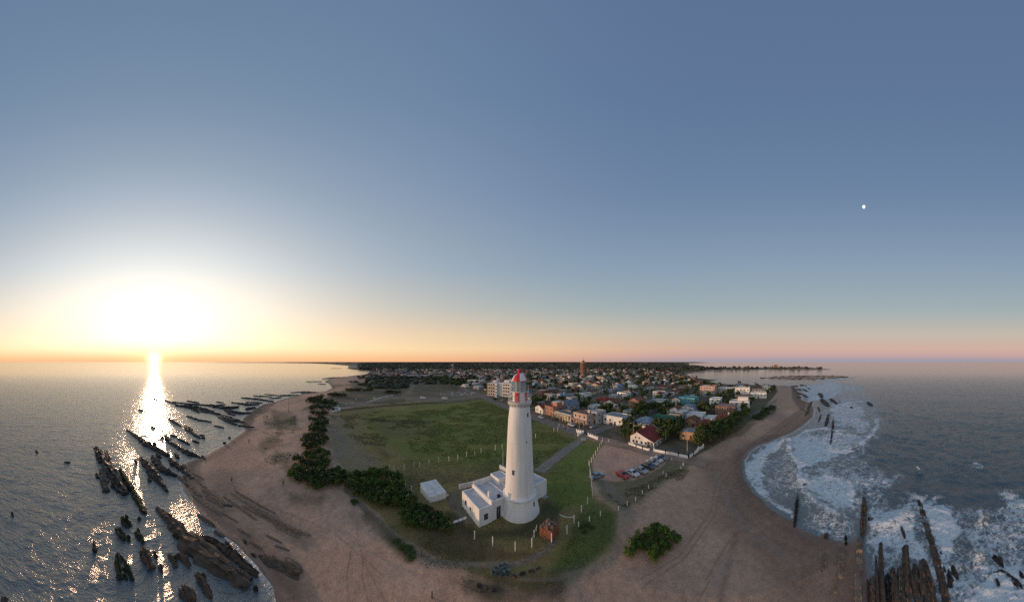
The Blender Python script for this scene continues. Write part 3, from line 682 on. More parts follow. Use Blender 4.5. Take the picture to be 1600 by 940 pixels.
# stepping slabs
for i, (px, py) in enumerate(((706,816.5),(712.5,814.5),(719.5,812),(726,809.5))):
    p = G(px, py); q = empty('paving_slab', (p.x, p.y, p.z), .5+.2*i, ['whitish square slab farthest from the keepers house','second whitish slab from the bush end of the row','third whitish slab of the short row of slabs','whitish slab of the row nearest the keepers house wall'][i], 'slab', 'white slabs laid from the keepers house')
    MB().box(-.42,.42,-.28,.28,-.05,.09).build('slab', M['white2'], q)
# ruined block
p = G(858, 836); rb = empty('masonry_ruin', (p.x, p.y, p.z), .95, 'ruined cube of red and grey rubble masonry right of the lighthouse foot', 'ruin')
rng = random.Random(5)
MB().box(-1.15,1.15,-1.1,1.1,-.2,1.75).build('core', M['rubble'], rb)
mst = [mat('rubble_red', (.34,.13,.08), .95, .3, 3, .6), mat('rubble_brown', (.27,.16,.115), .95, .3, 3, .6), mat('rubble_grey', (.30,.23,.18), .95, .3, 3, .6)]
meshes = []
for mi, m3 in enumerate(mst):
    for j in range(3):
        bm = bmesh.new(); bmesh.ops.create_cube(bm, size=1)
        for v_ in bm.verts: v_.co *= 1+rng.uniform(-.22,.1); v_.co += Vector([rng.uniform(-.08,.08) for _ in range(3)])
        me = bpy.data.meshes.new('stone'); bm.to_mesh(me); bm.free(); me.materials.append(m3); meshes.append(me)
def stone(x, y, z, sx, sy, sz, k):
    o = bpy.data.objects.new('stone', meshes[k]); COL.objects.link(o); o.parent = rb; o.location = (x,y,z); o.scale = (sx,sy,sz); o.rotation_euler = (rng.uniform(-.1,.1), rng.uniform(-.1,.1), rng.uniform(-.15,.15))
for face_i in range(4):
    a = face_i*pi/2; c, s = math.cos(a), math.sin(a)
    for r_ in range(5):
        for q_ in range(6):
            u = -1.0+q_*.4+(.2 if r_ % 2 else 0)-.1+rng.uniform(-.05,.05); z = .12+r_*.38; d = 1.13
            k = (0 if face_i in (2,3) and rng.random() < .75 else 3*rng.randrange(3)) + rng.randrange(3)
            stone(c*d-s*u, s*d+c*u, z, .30 if face_i % 2 == 0 else .42, .42 if face_i % 2 == 0 else .30, .36, min(8,k))
for i in range(34):
    x, y = rng.uniform(-1.2,1.2), rng.uniform(-1.2,1.2); stone(x, y, 1.8+rng.uniform(0,.55)*(1-max(abs(x),abs(y))/1.5), rng.uniform(.3,.6), rng.uniform(.3,.6), rng.uniform(.3,.55), 3+rng.randrange(6))

# ---------------------------------------------------------------- white fence posts
def post(px, py, h, label, group, w=.14):
    p = G(px, py); o = empty('fence_post', (p.x, p.y, p.z), rng.uniform(0,1.5), label, 'post', group)
    mb = MB().box(-w/2, w/2, -w/2, w/2, -.3, h); c = mb.build('post', M['post'], o); c.rotation_euler = (rng.uniform(-.03,.03), rng.uniform(-.03,.03), 0)
    MB().hexa([(-w*.55,-w*.55,h),(w*.55,-w*.55,h),(w*.55,w*.55,h),(-w*.55,w*.55,h)], [(-w*.2,-w*.2,h+.12),(w*.2,-w*.2,h+.12),(w*.2,w*.2,h+.12),(-w*.2,w*.2,h+.12)]).build('cap', M['post'], o)
    return Vector((p.x, p.y, p.z+h*.85))
g1 = 'white posts round the front of the lighthouse ground'
fr = [(741.5,842.6,'left corner of the keepers house'),(770,852.5,'second along from the house corner'),(805,860.5,'nearest the camera, before the lighthouse'),(831,855,'left of the masonry ruin'),(862,847,'standing before the masonry ruin'),(886,833.8,'just right of the masonry ruin'),(897,817,'at the end of the white chain'),(908.5,801,'left of the dark shrub patch'),(917.8,787.5,'below the end of the taut white rail')]
pts_fr = [post(px, py, 1.5, 'white concrete post '+l, g1) for px, py, l in fr]
post(834.5, 839, 1.2, 'short white post holding the chain left of the ruin', g1, .12); post(838.5, 829, 1.0, 'smallest white post of the chain left of the ruin', g1, .12)
g2 = 'white posts along the right side of the lighthouse field'
rf = [(926,775),(924.3,760),(922.3,743),(920.3,727),(924,722.5),(927,717),(930.5,711),(934,705),(936.7,699.5),(939.5,694.5),(941.5,690)]
on = ['first','second','third','fourth','fifth','sixth','seventh','eighth','ninth','tenth','eleventh','twelfth','thirteenth','fourteenth','fifteenth','sixteenth','seventeenth','eighteenth','nineteenth','twentieth']
def nth(i):
    if i < 20: return on[i]
    if i >= 99: return ('two hundred' if i >= 199 else 'one hundred')+(' and '+nth(i-(200 if i >= 199 else 100)) if (i+1) % 100 else 'th')
    t_ = ['twenty','thirty','forty','fifty','sixty','seventy','eighty','ninety'][(i+1)//10-2]; u_ = (i+1) % 10
    return (t_[:-1]+'ieth') if u_ == 0 else t_+'-'+on[u_-1]
pts_rf = [post(px, py, 1.55, f'{nth(i)} white post from the car park corner towards the gate', g2) for i, (px, py) in enumerate(rf)]
g3 = 'white posts across the field behind the lighthouse'
lf = [(608.5,736.8),(615.8,735.8),(631.5,734.5),(647.2,730.7),(655.4,730),(670,726),(685.6,722.7),(701.6,720.5),(715.3,718.5),(729.3,713.8),(741.8,711.5),(751.6,708),(774,703),(784.5,700),(836.8,683.8),(865.6,674.5),(871.4,672.8),(873.6,666.4),(880,668.5),(887.4,671.5)]
pts_lf = [post(px, py, 1.6 if i % 3 else 1.8, f'{nth(i)} white post from the left end of the field fence', g3, .13) for i, (px, py) in enumerate(lf)]
post(633.4,759.4,1.5,'lone white post beside the shrubs, farther from the shed',g3); post(643,769.3,1.6,'lone white post beside the shrubs, nearer the shed',g3)
g4 = 'small pale posts on the scrub beside the eastern beach'
for i, (px, py) in enumerate(((993,783),(1003.5,772),(1013.5,763.5),(966.5,797.5),(1036,741),(1041,744),(1064,733),(1068,728),(1067,727),(1049.5,719),(980,790),(951,690),(938,806),(921,814),(904,823))):
    post(px, py, .9, f'small pale post, {nth(i)} of those scattered between beach track and fence', g4, .16)
def chain(name, A, Bv, label, sag=.25, cat='chain', m='post', th_=.05):
    n = 8; o_ = empty(name, A, 0, label, cat)
    mb = MB(); pr = None
    for i in range(n+1):
        t_ = i/n; q = A.lerp(Bv, t_)-Vector((0,0,sag*4*t_*(1-t_)))-A
        if pr is not None: mb.bar(pr, q, th_)
        pr = q
    mb.build('rope', M[m], o_)
chain('chain', pts_fr[6], G(874,813,1.25), 'sagging white chain from the post right of the ruin towards the lighthouse', .3, th_=.09)
chain('chain', pts_fr[3], G(838.5,829,1.0), 'white chain climbing beside the ruin to a small post', .1, th_=.08)
for i in range(3):
    chain('rail', pts_rf[3-i], pts_rf[2-i], f'taut white rail between the {nth(2-i)} and {nth(3-i)} posts of the car park fence', .03, 'rail', 'post', .10)

# ---------------------------------------------------------------- entrance gate walls by the road
def gate_wall(p, q, label, steps):
    A0, B0 = G(*p), G(*q); d = B0-A0; n = steps; o = empty('gate_wall', A0, math.atan2(d.y, d.x), label, 'wall'); Lh = d.length
    for i in range(n):
        x0 = Lh*i/n; x1 = Lh*(i+1)/n
        MB().box(x0+.02, x1-.02, -.15, .15, -.2, .85+.15*((i) % 2)).build('wall', M['white'], o)
    for i in range(n+1):
        x = Lh*i/n; MB().box(x-.22, x+.22, -.22, .22, -.2, 1.45).build('pillar', M['white'], o)
gate_wall((901.5,675), (911,677.5), 'stepped white gate wall left of the lighthouse path entrance', 3)
gate_wall((903.5,681), (911.5,677.7), 'short white wing of the gate wall turning toward the field', 2)
gate_wall((919.5,681), (933.8,686.8), 'stepped white gate wall right of the lighthouse path entrance', 4)
p = G(912, 688.5); q = empty('sign', (p.x,p.y,p.z), face+pi/2, 'low cream sign board on the grass just inside the gate', 'sign')
MB().box(-.95,.95,-.05,.05,.25,1.0).build('board', M['post'], q)
for x in (-.7, .7): MB().box(x-.05,x+.05,-.04,.04,-.2,.3).build('leg', M['post'], q)
for zz in (.4,.6,.8): MB().box(-.7,.7,-.06,-.052,zz,zz+.05).build('stripe', M['dark'], q)
p0, p1 = G(912,676.5,.0), G(919,680.5,.0); d = p1-p0; q = empty('gate', p0, math.atan2(d.y,d.x), 'dark metal gate between the two white gate walls', 'gate'); n = 9
for zz in (.35, 1.15): MB().box(.25, d.length-.25, -.03,.03, zz, zz+.08).build('rail', M['dark'], q)
for i in range(n): x = .3+(d.length-.6)*i/(n-1); MB().box(x-.03,x+.03,-.03,.03,.15,1.35).build('bar', M['dark'], q)
# perimeter wall of the red-roofed house
wall_line('garden_wall', [G(983,694.5), G(994,698), G(1004,701.5), G(1014.5,704.5)], .75, .18, M['white'], 'low white garden wall before the red-roofed house', 'wall', 3.2, 1.1)
wall_line('garden_wall', [G(1022,705.5), G(1040,709), G(1060,713), G(1076,716.5), G(1083,711), G(1090,705.5)], .95, .2, M['white'], 'long white garden wall with piers turning the corner at the beach', 'wall', 4.0, 1.35)
wall_line('garden_wall', [G(1091.5,703.5), G(1099,699.3)], 1.1, .2, M['white2'], 'short broken white wall where the garden meets the beach', 'wall', 2.2, 1.5)
# old white enclosure on the dunes
wall_line('enclosure', [G(517,642.5), G(518,638.3), G(529,638.0), G(531.5,641.5), G(519,644)], 1.0, .7, M['white2'], 'small open square of low white walls beside the shrub row', 'wall')

# ================================================================ rocks
M['rk'] = mat('wet_dark_rock', (.035,.030,.027), .55, .4, 1.2, .8, 3)
M['rb'] = mat('brown_slate', (.135,.092,.063), .8, .5, .9, .9, 3, col2=(.060,.042,.030))
M['rs'] = mat('sandy_brown_slate', (.25,.165,.115), .85, .5, .9, .7, 3, col2=(.13,.09,.065))
M['rt'] = mat('tan_slate', (.30,.215,.15), .85, .35, 1.0, .8, 3, col2=(.15,.10,.07))
M['rg'] = mat('weedy_dark_rock', (.045,.058,.022), .75, .5, .8, .8, 3, col2=(.020,.018,.014))
def GS(px, py):
    z = 0.0
    for _ in range(4):
        x, y = ray(px, py, z); z = max(H1(x, y), SEA)
    return Vector((x, y, z))
rock_n = {}; rs0 = random.Random(77)
def rock(pts, wpx, kind, label=None, hs=.5, side='w', taper=True):
    W_ = [GS(*p) for p in pts]; o0 = W_[len(W_)//2].copy()
    if len(W_) == 1: W_ = [W_[0]-Vector((.3,.3,0)), W_[0]+Vector((.3,.3,0))]
    wl = wpx if isinstance(wpx, (list, tuple)) else [wpx]*len(W_)
    seg = []; 
    for i in range(len(W_)-1):
        L_ = (W_[i+1]-W_[i]).length; w0 = wl[i]*math.hypot(W_[i].x, W_[i].y)/K; n = max(2, min(14, int(L_/(w0*.55)+1)))
        for k in range(n): t_ = k/n; seg.append((W_[i].lerp(W_[i+1], t_), (wl[i]*(1-t_)+wl[i+1]*t_)))
    seg.append((W_[-1], wl[-1])); V = []; F = []; KP = 13; calm = side == 'e' and len(pts) > 2; n = len(seg)
    rg = random.Random(int(pts[0][0]*13+pts[0][1]*7)); lean = rg.uniform(-.25,.25); groove = [rg.uniform(.55,1.0) for _ in range(KP)]
    for i, (p, w) in enumerate(seg):
        d = (seg[min(i+1,n-1)][0]-seg[max(i-1,0)][0]); d.z = 0; d.normalize(); s_ = Vector((-d.y, d.x, 0)); wm_ = max(.35, w*(1.65 if side != 'l' else 2.0)*math.hypot(p.x, p.y)/K)
        e = 1.0
        if taper: e = min(1, .75+.25*min(i, n-1-i)/max(1, n*.25))
        wob_ = rg.uniform(.92,1.08) if calm else rg.uniform(.7,1.25)
        h = (max(.25, min(1.7, wm_*hs*.5))+(.46 if p.z < SEA+.05 else .05))*(.6 if side == 'l' else 1)*e*rg.uniform(.85,1.12)
        for k in range(KP):
            t_ = k/(KP-1)*2-1; prof = (1-abs(t_)**3.2)
            q = p + s_*(t_*wm_*.5*e*wob_+lean*prof*h) + Vector((rg.uniform(-.09,.09)*wm_, rg.uniform(-.09,.09)*wm_, 0)) + d*rg.uniform(-.12,.12)*wm_
            z = p.z-.7+ (h*groove[k]*rg.uniform(.85,1.1)+.7)*(prof**.45)
            V.append((q.x-o0.x, q.y-o0.y, z-o0.z))
    for i in range(n-1):
        for k in range(KP-1): a = i*KP+k; F.append((a, a+1, a+KP+1, a+KP))
    F.append(tuple(range(KP))[::-1]); F.append(tuple((n-1)*KP+k for k in range(KP)))
    o = mesh_obj('rock', V, F, M['r'+kind]); o.location = o0
    rock_n[side] = rock_n.get(side, 0)+1; i = rock_n[side]-1
    L_ = (W_[-1]-W_[0]).length; sz = 'long' if L_ > 9 else ('broad' if wl[0] > 8 else ('short' if L_ > 3 else 'small'))
    cw = {'k':'black wet','b':'brown','t':'tan','g':'weedy dark','s':'sandy brown'}[kind]
    where = {'w':'western sea, counted from the near corner','f':'far western reef, counted from the nearest','e':'eastern surf, counted from the nearest','l':'western beach edge, counted from the nearest','j':'grassy foreground below the lighthouse'}[side]
    tag(o, label or f'{sz} {cw} rock, {nth(i)} of the {where}', 'rock', {'w':'rocks in the western sea','f':'far western reef rocks','e':'rocks in the eastern surf','l':'rock strata on the western beach','j':'rocks in the foreground grass'}[side])
    return o
for pts, w, k in [([(2,938),(12,942)],6,'b'),([(285,922),(304,945)],14,'b'),([(308,899),(318,915),(330,936)],9,'b'),([(194,879),(201,893),(207,908)],6,'g'),([(183.5,866),(186,884),(189,908)],[5,9,9],'g'),([(223.4,857.5),(230,872),(237,890)],[7,12,12],'b'),([(282.5,868),(296,886)],9,'b'),([(264,867),(274.5,888)],7,'b'),
    ([(147.6,849),(149.5,864)],6,'k'),([(212.7,833),(223.5,850)],7,'g'),([(183.5,827),(188,836),(195,845)],9,'g'),([(191.5,811),(203.5,824)],9,'g'),([(270,834),(278,843)],5,'k'),
    ([(187.5,733),(199.5,756.5),(213,778),(226,803)],[5,8,8,9],'g'),([(150,700),(160,718),(172,738),(186,754),(196,773)],[7,12,13,11,12],'k'),([(165,705),(173,728)],5,'k'),([(159,734),(165,768)],9,'k'),([(174,748),(184,769)],5,'k'),
    ([(221,716),(240,743),(261,768)],[7,12,5],'k'),([(237,713),(253,735),(275,744)],[6,10,7],'k'),([(198,672),(213,683),(230,696),(263,713)],[3,4,8,9],'k'),([(266,718),(285,734),(301,747)],6,'k'),([(264,692.6),(293,708.6),(314,715)],[3,6,4],'k'),
    ([(101,723),(110,723.6)],3,'k'),([(56,704),(58.5,709)],3,'k'),([(18,802),(20.5,809)],2.4,'k'),([(285,690),(295,694)],3,'k')]:
    rock(pts, w, k)
    if len(pts) > 2 or (isinstance(w, int) and w > 8):
        for _ in range(2):
            q = rs0.choice(pts); dx_, dy_ = rs0.uniform(-12,12), rs0.uniform(-9,9)
            if 40 < q[1]+dy_ < 935: rock([(q[0]+dx_, q[1]+dy_), (q[0]+dx_+rs0.uniform(2,5), q[1]+dy_+rs0.uniform(3,8))], rs0.uniform(2,4.5), k)
rock([(244,795),(266,815),(288,842),(318,868),(352,893),(388,914)], [7,13,22,30,36,26], 'b', 'largest brown rock reef slanting out of the water beside the western beach', .24)
rock([(300,838),(330,846),(362,868),(402,900)], [4,6,9,8], 'b', 'thin tilted slab rising along the back of the largest western reef', .7)
rock([(322,872),(352,884),(380,900)], 5, 't', 'pale ridge capping the largest western reef', 1.4)
rock([(404,868),(422,876),(440,884),(468,896)], [5,12,14,17], 'b', 'brown square-ended rock lying on the wet sand left of the grass', .32)
rock([(446,872),(470,886)], 6, 't', 'tan slab lying on the far side of the square-ended rock', .5)
rock([(397,919),(401,925)], 6, 'k', 'black boulder at the near tip of the largest western reef')
for pts, w, k in [([(431,823),(448,831),(467,840)],4,'t'),([(350,775),(380,796),(400,812)],4,'b'),([(366,766),(400,786),(430,802)],3,'b'),([(398,795),(440,818),(470,836)],4,'b'),([(345,800),(372,816)],3,'b'),([(325,790),(345,806)],4,'b'),([(390,846),(410,858)],3,'b'),([(372,826),(392,838)],3,'b'),([(416,836),(440,848)],3,'b'),([(430,852),(452,860)],3,'b'),([(292,735),(312,752)],5,'b'),([(304,748),(325,765)],4,'b'),([(425,812),(455,824),(484,836)],5,'t'),([(360,769),(385,785),(413,801),(440,815)],[3,5,6,3],'t'),([(380,790),(420,812),(450,828)],4,'b'),([(317,762),(332,776),(350,791)],[7,11,8],'b'),([(330,765),(345,780),(352,788)],5,'t'),([(301,772),(316,784),(334,797)],6,'b'),([(309,804),(322,813),(337,823)],3.5,'b'),([(318,812),(332,822)],3,'b'),([(347,787),(362,790)],6,'k'),([(380,842),(386,850)],4,'k'),([(394,864),(400,870)],4,'k'),([(280,745),(300,762),(315,775)],6,'b'),([(286,726),(300,738),(318,748)],4,'b'),([(335,830),(350,838)],3,'b'),([(352,846),(362,858)],3,'k')]:
    rock(pts, w, 's' if k == 'b' else k, side='l', hs=.28)
for pts, w in [([(268,628),(300,632),(338,634),(352,632)],3),([(300,637),(322,644),(345,648)],5),([(352,641),(375,646),(392,645)],6),([(340,651),(358,660),(370,664)],4),([(384,628.6),(410,629.6)],2.5),([(405,618.6),(425,620)],2),([(470,614.2),(500,612.8)],2),([(300,640),(312,645)],3),([(251,683.6),(255,684.5)],2.5),([(258,681),(266,688.6)],4.5),([(266,680),(276,683)],3),([(263,692),(279,699)],4.5),([(278,686),(287,690),(296,695)],3.5),([(300.5,688.6),(311,692.5)],3),([(349,692),(353,692.6)],2.5),([(302,677.5),(312,685)],5),([(288.5,664.5),(296,673),(301,677.5)],[4,8,6]),([(311,680),(320,681)],2.5),([(315,684),(320,685.5)],2),([(263,653.5),(272,660),(283,666.5)],3.5),([(236,665.5),(242,669)],2),([(334.5,665.6),(350,669)],1.6),([(357,684),(360,685)],1.6),
    ([(292,650),(311,657),(330,659.5)],3.2),([(346,649),(362,656),(380,660)],[5,9,6]),([(373,665),(396,667.4)],4),([(217,640),(223,642.4)],2),([(258,625),(267,629),(278,632.6)],2.8),([(239,622.6),(246,624.5)],1.6),
    ([(274,634),(295,635.5),(319,641),(334,644)],[3,9,9,6]),([(326,633),(340,636),(353,638),(372,636)],[7,9,10,7]),([(292,626.6),(311,629.6)],3),([(338,628),(349,629.6)],2.6),([(362,629),(387,632.8),(405,632)],[3,5,3]),([(377,621.4),(404,624.2),(427,627.4)],[3,4,4]),([(396,618),(407,620)],1.8),([(413,615.8),(438,618.4)],2),([(434,618.5),(466,617)],3),([(420,623),(440,621)],2.5),([(454,613.6),(475,612),(496,612.6)],2.4),([(478,596.2),(503,596)],1.4),([(504,592),(520,590),(537,589.4)],2.6),([(497,599.6),(509,600.2)],1.4),([(545,588),(560,587.4)],1.6),([(517,575.4),(535,575.6)],.8),([(354,645),(366,649)],4),([(384,640),(398,637)],5)]:
    rock(pts, w, 'k', side='f', hs=.38)
for pts, w, k, lb in [([(1350.6,780),(1350,800),(1348,838)],[6,7,7],'b','dark brown rock wall standing from the surf at the end of the sand'),([(1342,843),(1341,890),(1340,960)],[8,9,11],'t','tan rock wall running along the edge of the sand'),
    ([(1432,772),(1438,793),(1445,812),(1455,848),(1465.5,884),(1480,945)],[5,6,8,8,11,13],'b','longest rock rib running straight out into the surf'),
    ([(1376,850),(1377,895),(1378,945)],[5,6,7],'b',None),([(1415.7,855),(1417,900),(1418,945)],[9,11,13],'b',None),([(1394,890),(1396,945)],7,'b',None),([(1406,888),(1406,945)],6,'t',None),([(1440,878),(1446,910),(1453,945)],[12,16,17],'b',None),([(1430,884),(1432,945)],8,'b',None),([(1364,905),(1365,945)],9,'b',None),([(1386,900),(1387,945)],6,'k',None),
    ([(1407,821),(1411,832),(1415,844)],5,'b',None),([(1357,811),(1362,816)],6,'k',None),([(1367,817),(1385,820)],3.5,'k',None),([(1390,819),(1402,817)],3,'k',None),([(1396,804),(1402,800)],4,'k',None),([(1414,787),(1418,790)],3,'k',None),([(1419,813),(1425,817)],4,'k',None),
    ([(1485,880),(1491,896),(1497,908)],[5,8,6],'k',None),([(1481,894),(1485,922)],8,'k',None),([(1469,865),(1472,870)],3,'k',None),([(1474,888),(1478,900)],3.5,'k',None),([(1552,873),(1560,880),(1568,889)],[10,12,7],'k','rounded black rock in the foam near the right edge'),([(1552,899),(1563,897),(1577,903),(1600,926)],[9,10,8,8],'k','bent black rock rib reaching the right edge through the foam'),([(1591,897),(1600,912)],7,'k',None),([(1556,909),(1561,922)],6,'k',None),
    ([(1251.5,768),(1246,780),(1244,792),(1241,823)],[8,6,4,4],'k','thin black rock rib crossing the small bay to the sand'),([(1254,775),(1257,785)],4,'k',None),([(1290,865),(1287,880),(1281.5,894)],[4,5,6],'t','short tan rock stub on the sand, left of a pair'),([(1315.8,857),(1314,880),(1312,903)],[5,8,8],'t','broad tan rock stub on the sand, right of a pair'),([(1321,839),(1322,852)],3.5,'k',None),([(1288,838),(1293,840)],5,'k',None),([(1304,920),(1304,927)],4,'t',None),
    ([(1281,615),(1284.5,622)],4.5,'k',None),([(1284,624),(1289,629),(1295,636)],5.5,'k',None),([(1298,623.6),(1308,632)],4.5,'k',None),([(1294.7,648),(1292,659),(1289.5,670)],4,'k',None),([(1302,656),(1301.5,671),(1298,695)],[3,4,3],'k',None),([(1312.6,627),(1313.4,641)],1.5,'k',None),([(1356,629.4),(1362,634.6)],4.5,'k',None),([(1329,636.6),(1332,638)],3,'k',None),([(1278,636),(1281,643)],2,'k',None),([(1283,648),(1279,659)],2,'k',None),([(1326,667),(1331,669)],2,'k',None),([(1277,675),(1272,683)],2,'k',None),([(1264,640),(1258,650)],2.5,'b',None),([(1268,628),(1262,640)],3,'b',None),
    ([(1236,603.4),(1246,603)],2,'k',None),([(1250,601.5),(1260,603.5)],2.6,'k',None),([(1244,608),(1252,609)],2.5,'k',None),([(1255,608),(1262,612)],2.6,'k',None),([(1246,614),(1254,616)],2.6,'k',None),([(1256,617),(1262,621)],2.4,'k',None),([(1245,620),(1251,621)],2.6,'k',None),([(1240,605.5),(1242,611)],2,'k',None),([(1262,606),(1266,609)],1.6,'k',None),([(1300,587.2),(1323,590)],1.4,'k',None),([(1268,593.6),(1274,594.6)],1,'k',None),([(1282,592.4),(1288,593)],1,'k',None),([(1300,590.5),(1312,591.6)],1.1,'k',None)]:
    rock(pts, w, k, lb, side='e', hs=.5 if w != 0 else .5)
# the broad rock shelf between the two rock walls, cut by straight ribs
def shelf(name, pxs, pys, top, label, seed, m):
    r = np.random.RandomState(seed); nx, ny = 74, 46; rib = [(r.uniform(0,1), r.uniform(.022,.055), r.uniform(.3,.9), r.uniform(0,.5)) for _ in range(10)]
    V = []; F = []; o0 = GS(pxs[1][0], pys[1])
    for j in range(ny):
        t_ = j/(ny-1); py = pys[0]+(pys[1]-pys[0])*t_
        for i in range(nx):
            u = i/(nx-1); xl = pxs[0][0]+(pxs[1][0]-pxs[0][0])*t_; xr = pxs[0][1]+(pxs[1][1]-pxs[0][1])*t_; px = xl+(xr-xl)*u
            h = -.45
            for c, w, a, t0 in rib:
                if t_ > t0-.05: h = max(h, -.45+(.45+a*top)*max(0, 1-abs((u-c)/w)**5)*min(1, max(0, (t_-t0+.05)/.12)))
            h += .50*ss(np.array([t_]), .1, .6)[0]+.16*float(fbm(np.array([px*.35]), np.array([py*.05]), 1.0, 3)[0])+.03*r.normal()
            e = min(1, u/.03, (1-u)/.03, t_/.05); x, y = ray(px, py, SEA); V.append((x-o0.x, y-o0.y, -.9+(h+.9)*max(0,e)))
    for j in range(ny-1):
        for i in range(nx-1): a = j*nx+i; F.append((a, a+nx, a+nx+1, a+1))
    o = mesh_obj(name, V, F, m); o.location = (o0.x, o0.y, SEA); tag(o, label, 'rock'); return o
shelf('rock_shelf', ((1352,1440),(1352,1474)), (852,965), .32, 'broad ribbed brown rock shelf filling the corner between the two rock walls', 4, M['rb'])
for pts, w in [([(746,913),(752,916)],5),([(756,917),(762,920)],4),([(768,920),(775,923)],5),([(801,899),(806,902)],4),([(812,897),(820,895)],4.5),([(826,893),(834,891)],4),([(838,890),(845,887)],3.5),([(748,921),(753,925)],3)]:
    rock(pts, w, 'k' if w > 4 else 'b', side='j', hs=.5)

# ================================================================ shrubs
def leafmat(name, c1, c2, var=.35):
    m = mat(name, c1, .65, .3, 1.2, 0, None, col2=c2, island=True, objvar=0, spec=.25)
    bs = m.node_tree.nodes['Principled BSDF']
    return m
M['lf_dark'] = leafmat('dark_leaves', (.080,.108,.028), (.026,.042,.013))
M['lf_mid'] = leafmat('green_leaves', (.085,.130,.024), (.036,.062,.014))
M['lf_bright'] = leafmat('bright_leaves', (.085,.150,.018), (.040,.080,.012))
M['lf_brown'] = leafmat('brown_scrub', (.060,.055,.026), (.036,.034,.018))
M['lf_blue'] = leafmat('blue_grey_leaves', (.20,.26,.25), (.11,.15,.15))
M['bark'] = mat('bark', (.085,.062,.045), .95, .4, 5, .4)
def crown_mesh(name, n, rx, ry, rz, leaf, clumps, m, seed, base=0.0, top=1.0):
    r = np.random.RandomState(seed); cl = []
    for i in range(clumps):
        a = r.uniform(0, 2*pi); q = r.uniform(0,1)**.5*.72; zc = r.uniform(.25, .78)
        sh = math.sqrt(max(.15, 1-(zc-.45)**2*2.2)); cl.append((math.cos(a)*q*sh, math.sin(a)*q*sh, zc, r.uniform(.26,.46)))
    cl = np.array(cl); k = r.randint(0, clumps, n); d = r.normal(size=(n,3)); d[:,2] = np.abs(d[:,2])*1.1-.35; d /= np.linalg.norm(d, axis=1)[:,None]
    rad_ = cl[k,3]*(r.uniform(.55,1.05,n)); c = cl[k,:3]+d*rad_[:,None]; c[:,2] = np.clip(c[:,2], .02, 1.15)
    c = c*np.array([rx, ry, rz]); c[:,2] += base
    nv = d + r.normal(size=(n,3))*.45; nv /= np.linalg.norm(nv, axis=1)[:,None]
    t1 = np.cross(nv, r.normal(size=(n,3))); t1 /= np.linalg.norm(t1, axis=1)[:,None]; t2 = np.cross(nv, t1)
    s1 = leaf*r.uniform(.6,1.3,n)[:,None]; s2 = s1*r.uniform(.45,.8,n)[:,None]
    V = np.stack([c-t1*s1, c-t2*s2, c+t1*s1, c+t2*s2], 1).reshape(-1,3)
    me = bpy.data.meshes.new(name); me.vertices.add(4*n); me.vertices.foreach_set('co', V.ravel()); me.loops.add(4*n); me.loops.foreach_set('vertex_index', np.arange(4*n, dtype=np.int32))
    me.polygons.add(n); me.polygons.foreach_set('loop_start', np.arange(0,4*n,4,dtype=np.int32)); me.polygons.foreach_set('loop_total', np.full(n,4,np.int32)); me.update(calc_edges=True); me.materials.append(m)
    return me
def stem_mesh(h, r0, n=4, spread=.5, seed=0):
    rg = random.Random(seed); mb = MB()
    mb.lathe([(r0*1.3,-.3),(r0,.1),(r0*.75,h*.6),(r0*.4,h*.8),(0,h*.82)], 6)
    for i in range(n):
        a = 2*pi*i/n+rg.uniform(-.4,.4); z = h*rg.uniform(.3,.6); e = Vector((math.cos(a)*h*spread*.6, math.sin(a)*h*spread*.6, h*rg.uniform(.7,.9)))
        mb.bar((0,0,z), e, r0*.6)
    me = bpy.data.meshes.new('trunk'); me.from_pydata(mb.v, [], mb.f); me.materials.append(M['bark']); return me
def plant(name, cm, tm, x, y, z, s, rz, label, cat, group, sz=1.0, part='foliage'):
    o = empty(name, (x,y,z), rz, label, cat, group)
    a = bpy.data.objects.new(part, cm); COL.objects.link(a); a.parent = o; a.scale = (s,s,s*sz)
    b_ = bpy.data.objects.new('trunk' if part == 'crown' else 'stem', tm); COL.objects.link(b_); b_.parent = o; b_.scale = (s,s,s*sz)
    return o
shrub_stem = [stem_mesh(1.2,.07,5,.9,i) for i in range(3)]
def shrub_set(m, seeds, n=620, leaf=.13): return [crown_mesh('foliage', n, 1.25, 1.15, 1.35, leaf, 13, M[m], s) for s in seeds]
SH = {'d': shrub_set('lf_dark', (1,2,3,4)), 'm': shrub_set('lf_mid', (11,12,13,14)), 'g': shrub_set('lf_bright', (21,22,23,24), 1300, .085), 'b': shrub_set('lf_brown', (31,32), 360)}
rs = random.Random(11)
def shrubs(pts, kinds, r, label, group, flat=1.0, jit=.25):
    for i, (px, py) in enumerate(pts):
        p = G(px, py); s = r*rs.uniform(1-jit, 1+jit); k = rs.choice(kinds)
        plant('shrub', rs.choice(SH[k]), rs.choice(shrub_stem), p.x, p.y, p.z-.05, s, rs.uniform(0,6.28), label.format(n=nth(i)), 'shrub', group, flat)
shrubs([(484,628),(490,630),(497,628),(503,630),(510,629),(516,631),(523,633),(498,624.5),(488,625.5)], 'd', 3.4, 'dark shrub, {n} from the left across the far end of the hedge', 'shrubs at the far end of the western hedge', .8)
shrubs([(488,641),(495,639),(503,640),(511,639),(518,641),(490,648),(499,650),(507,648),(488,657),(496,659),(504,656),(491,666),(499,668),(507,664),(488,674),(496,676),(504,675)], 'd', 2.6, 'dark shrub, {n} down the narrow part of the western hedge', 'shrubs in the narrow western hedge', .9)
shrubs([(484,684),(493,686),(502,684),(480,692),(489,695),(499,694),(506,690),(478,700),(487,702)], 'd', 2.2, 'dark shrub, {n} down the waist of the western hedge', 'shrubs at the waist of the western hedge')
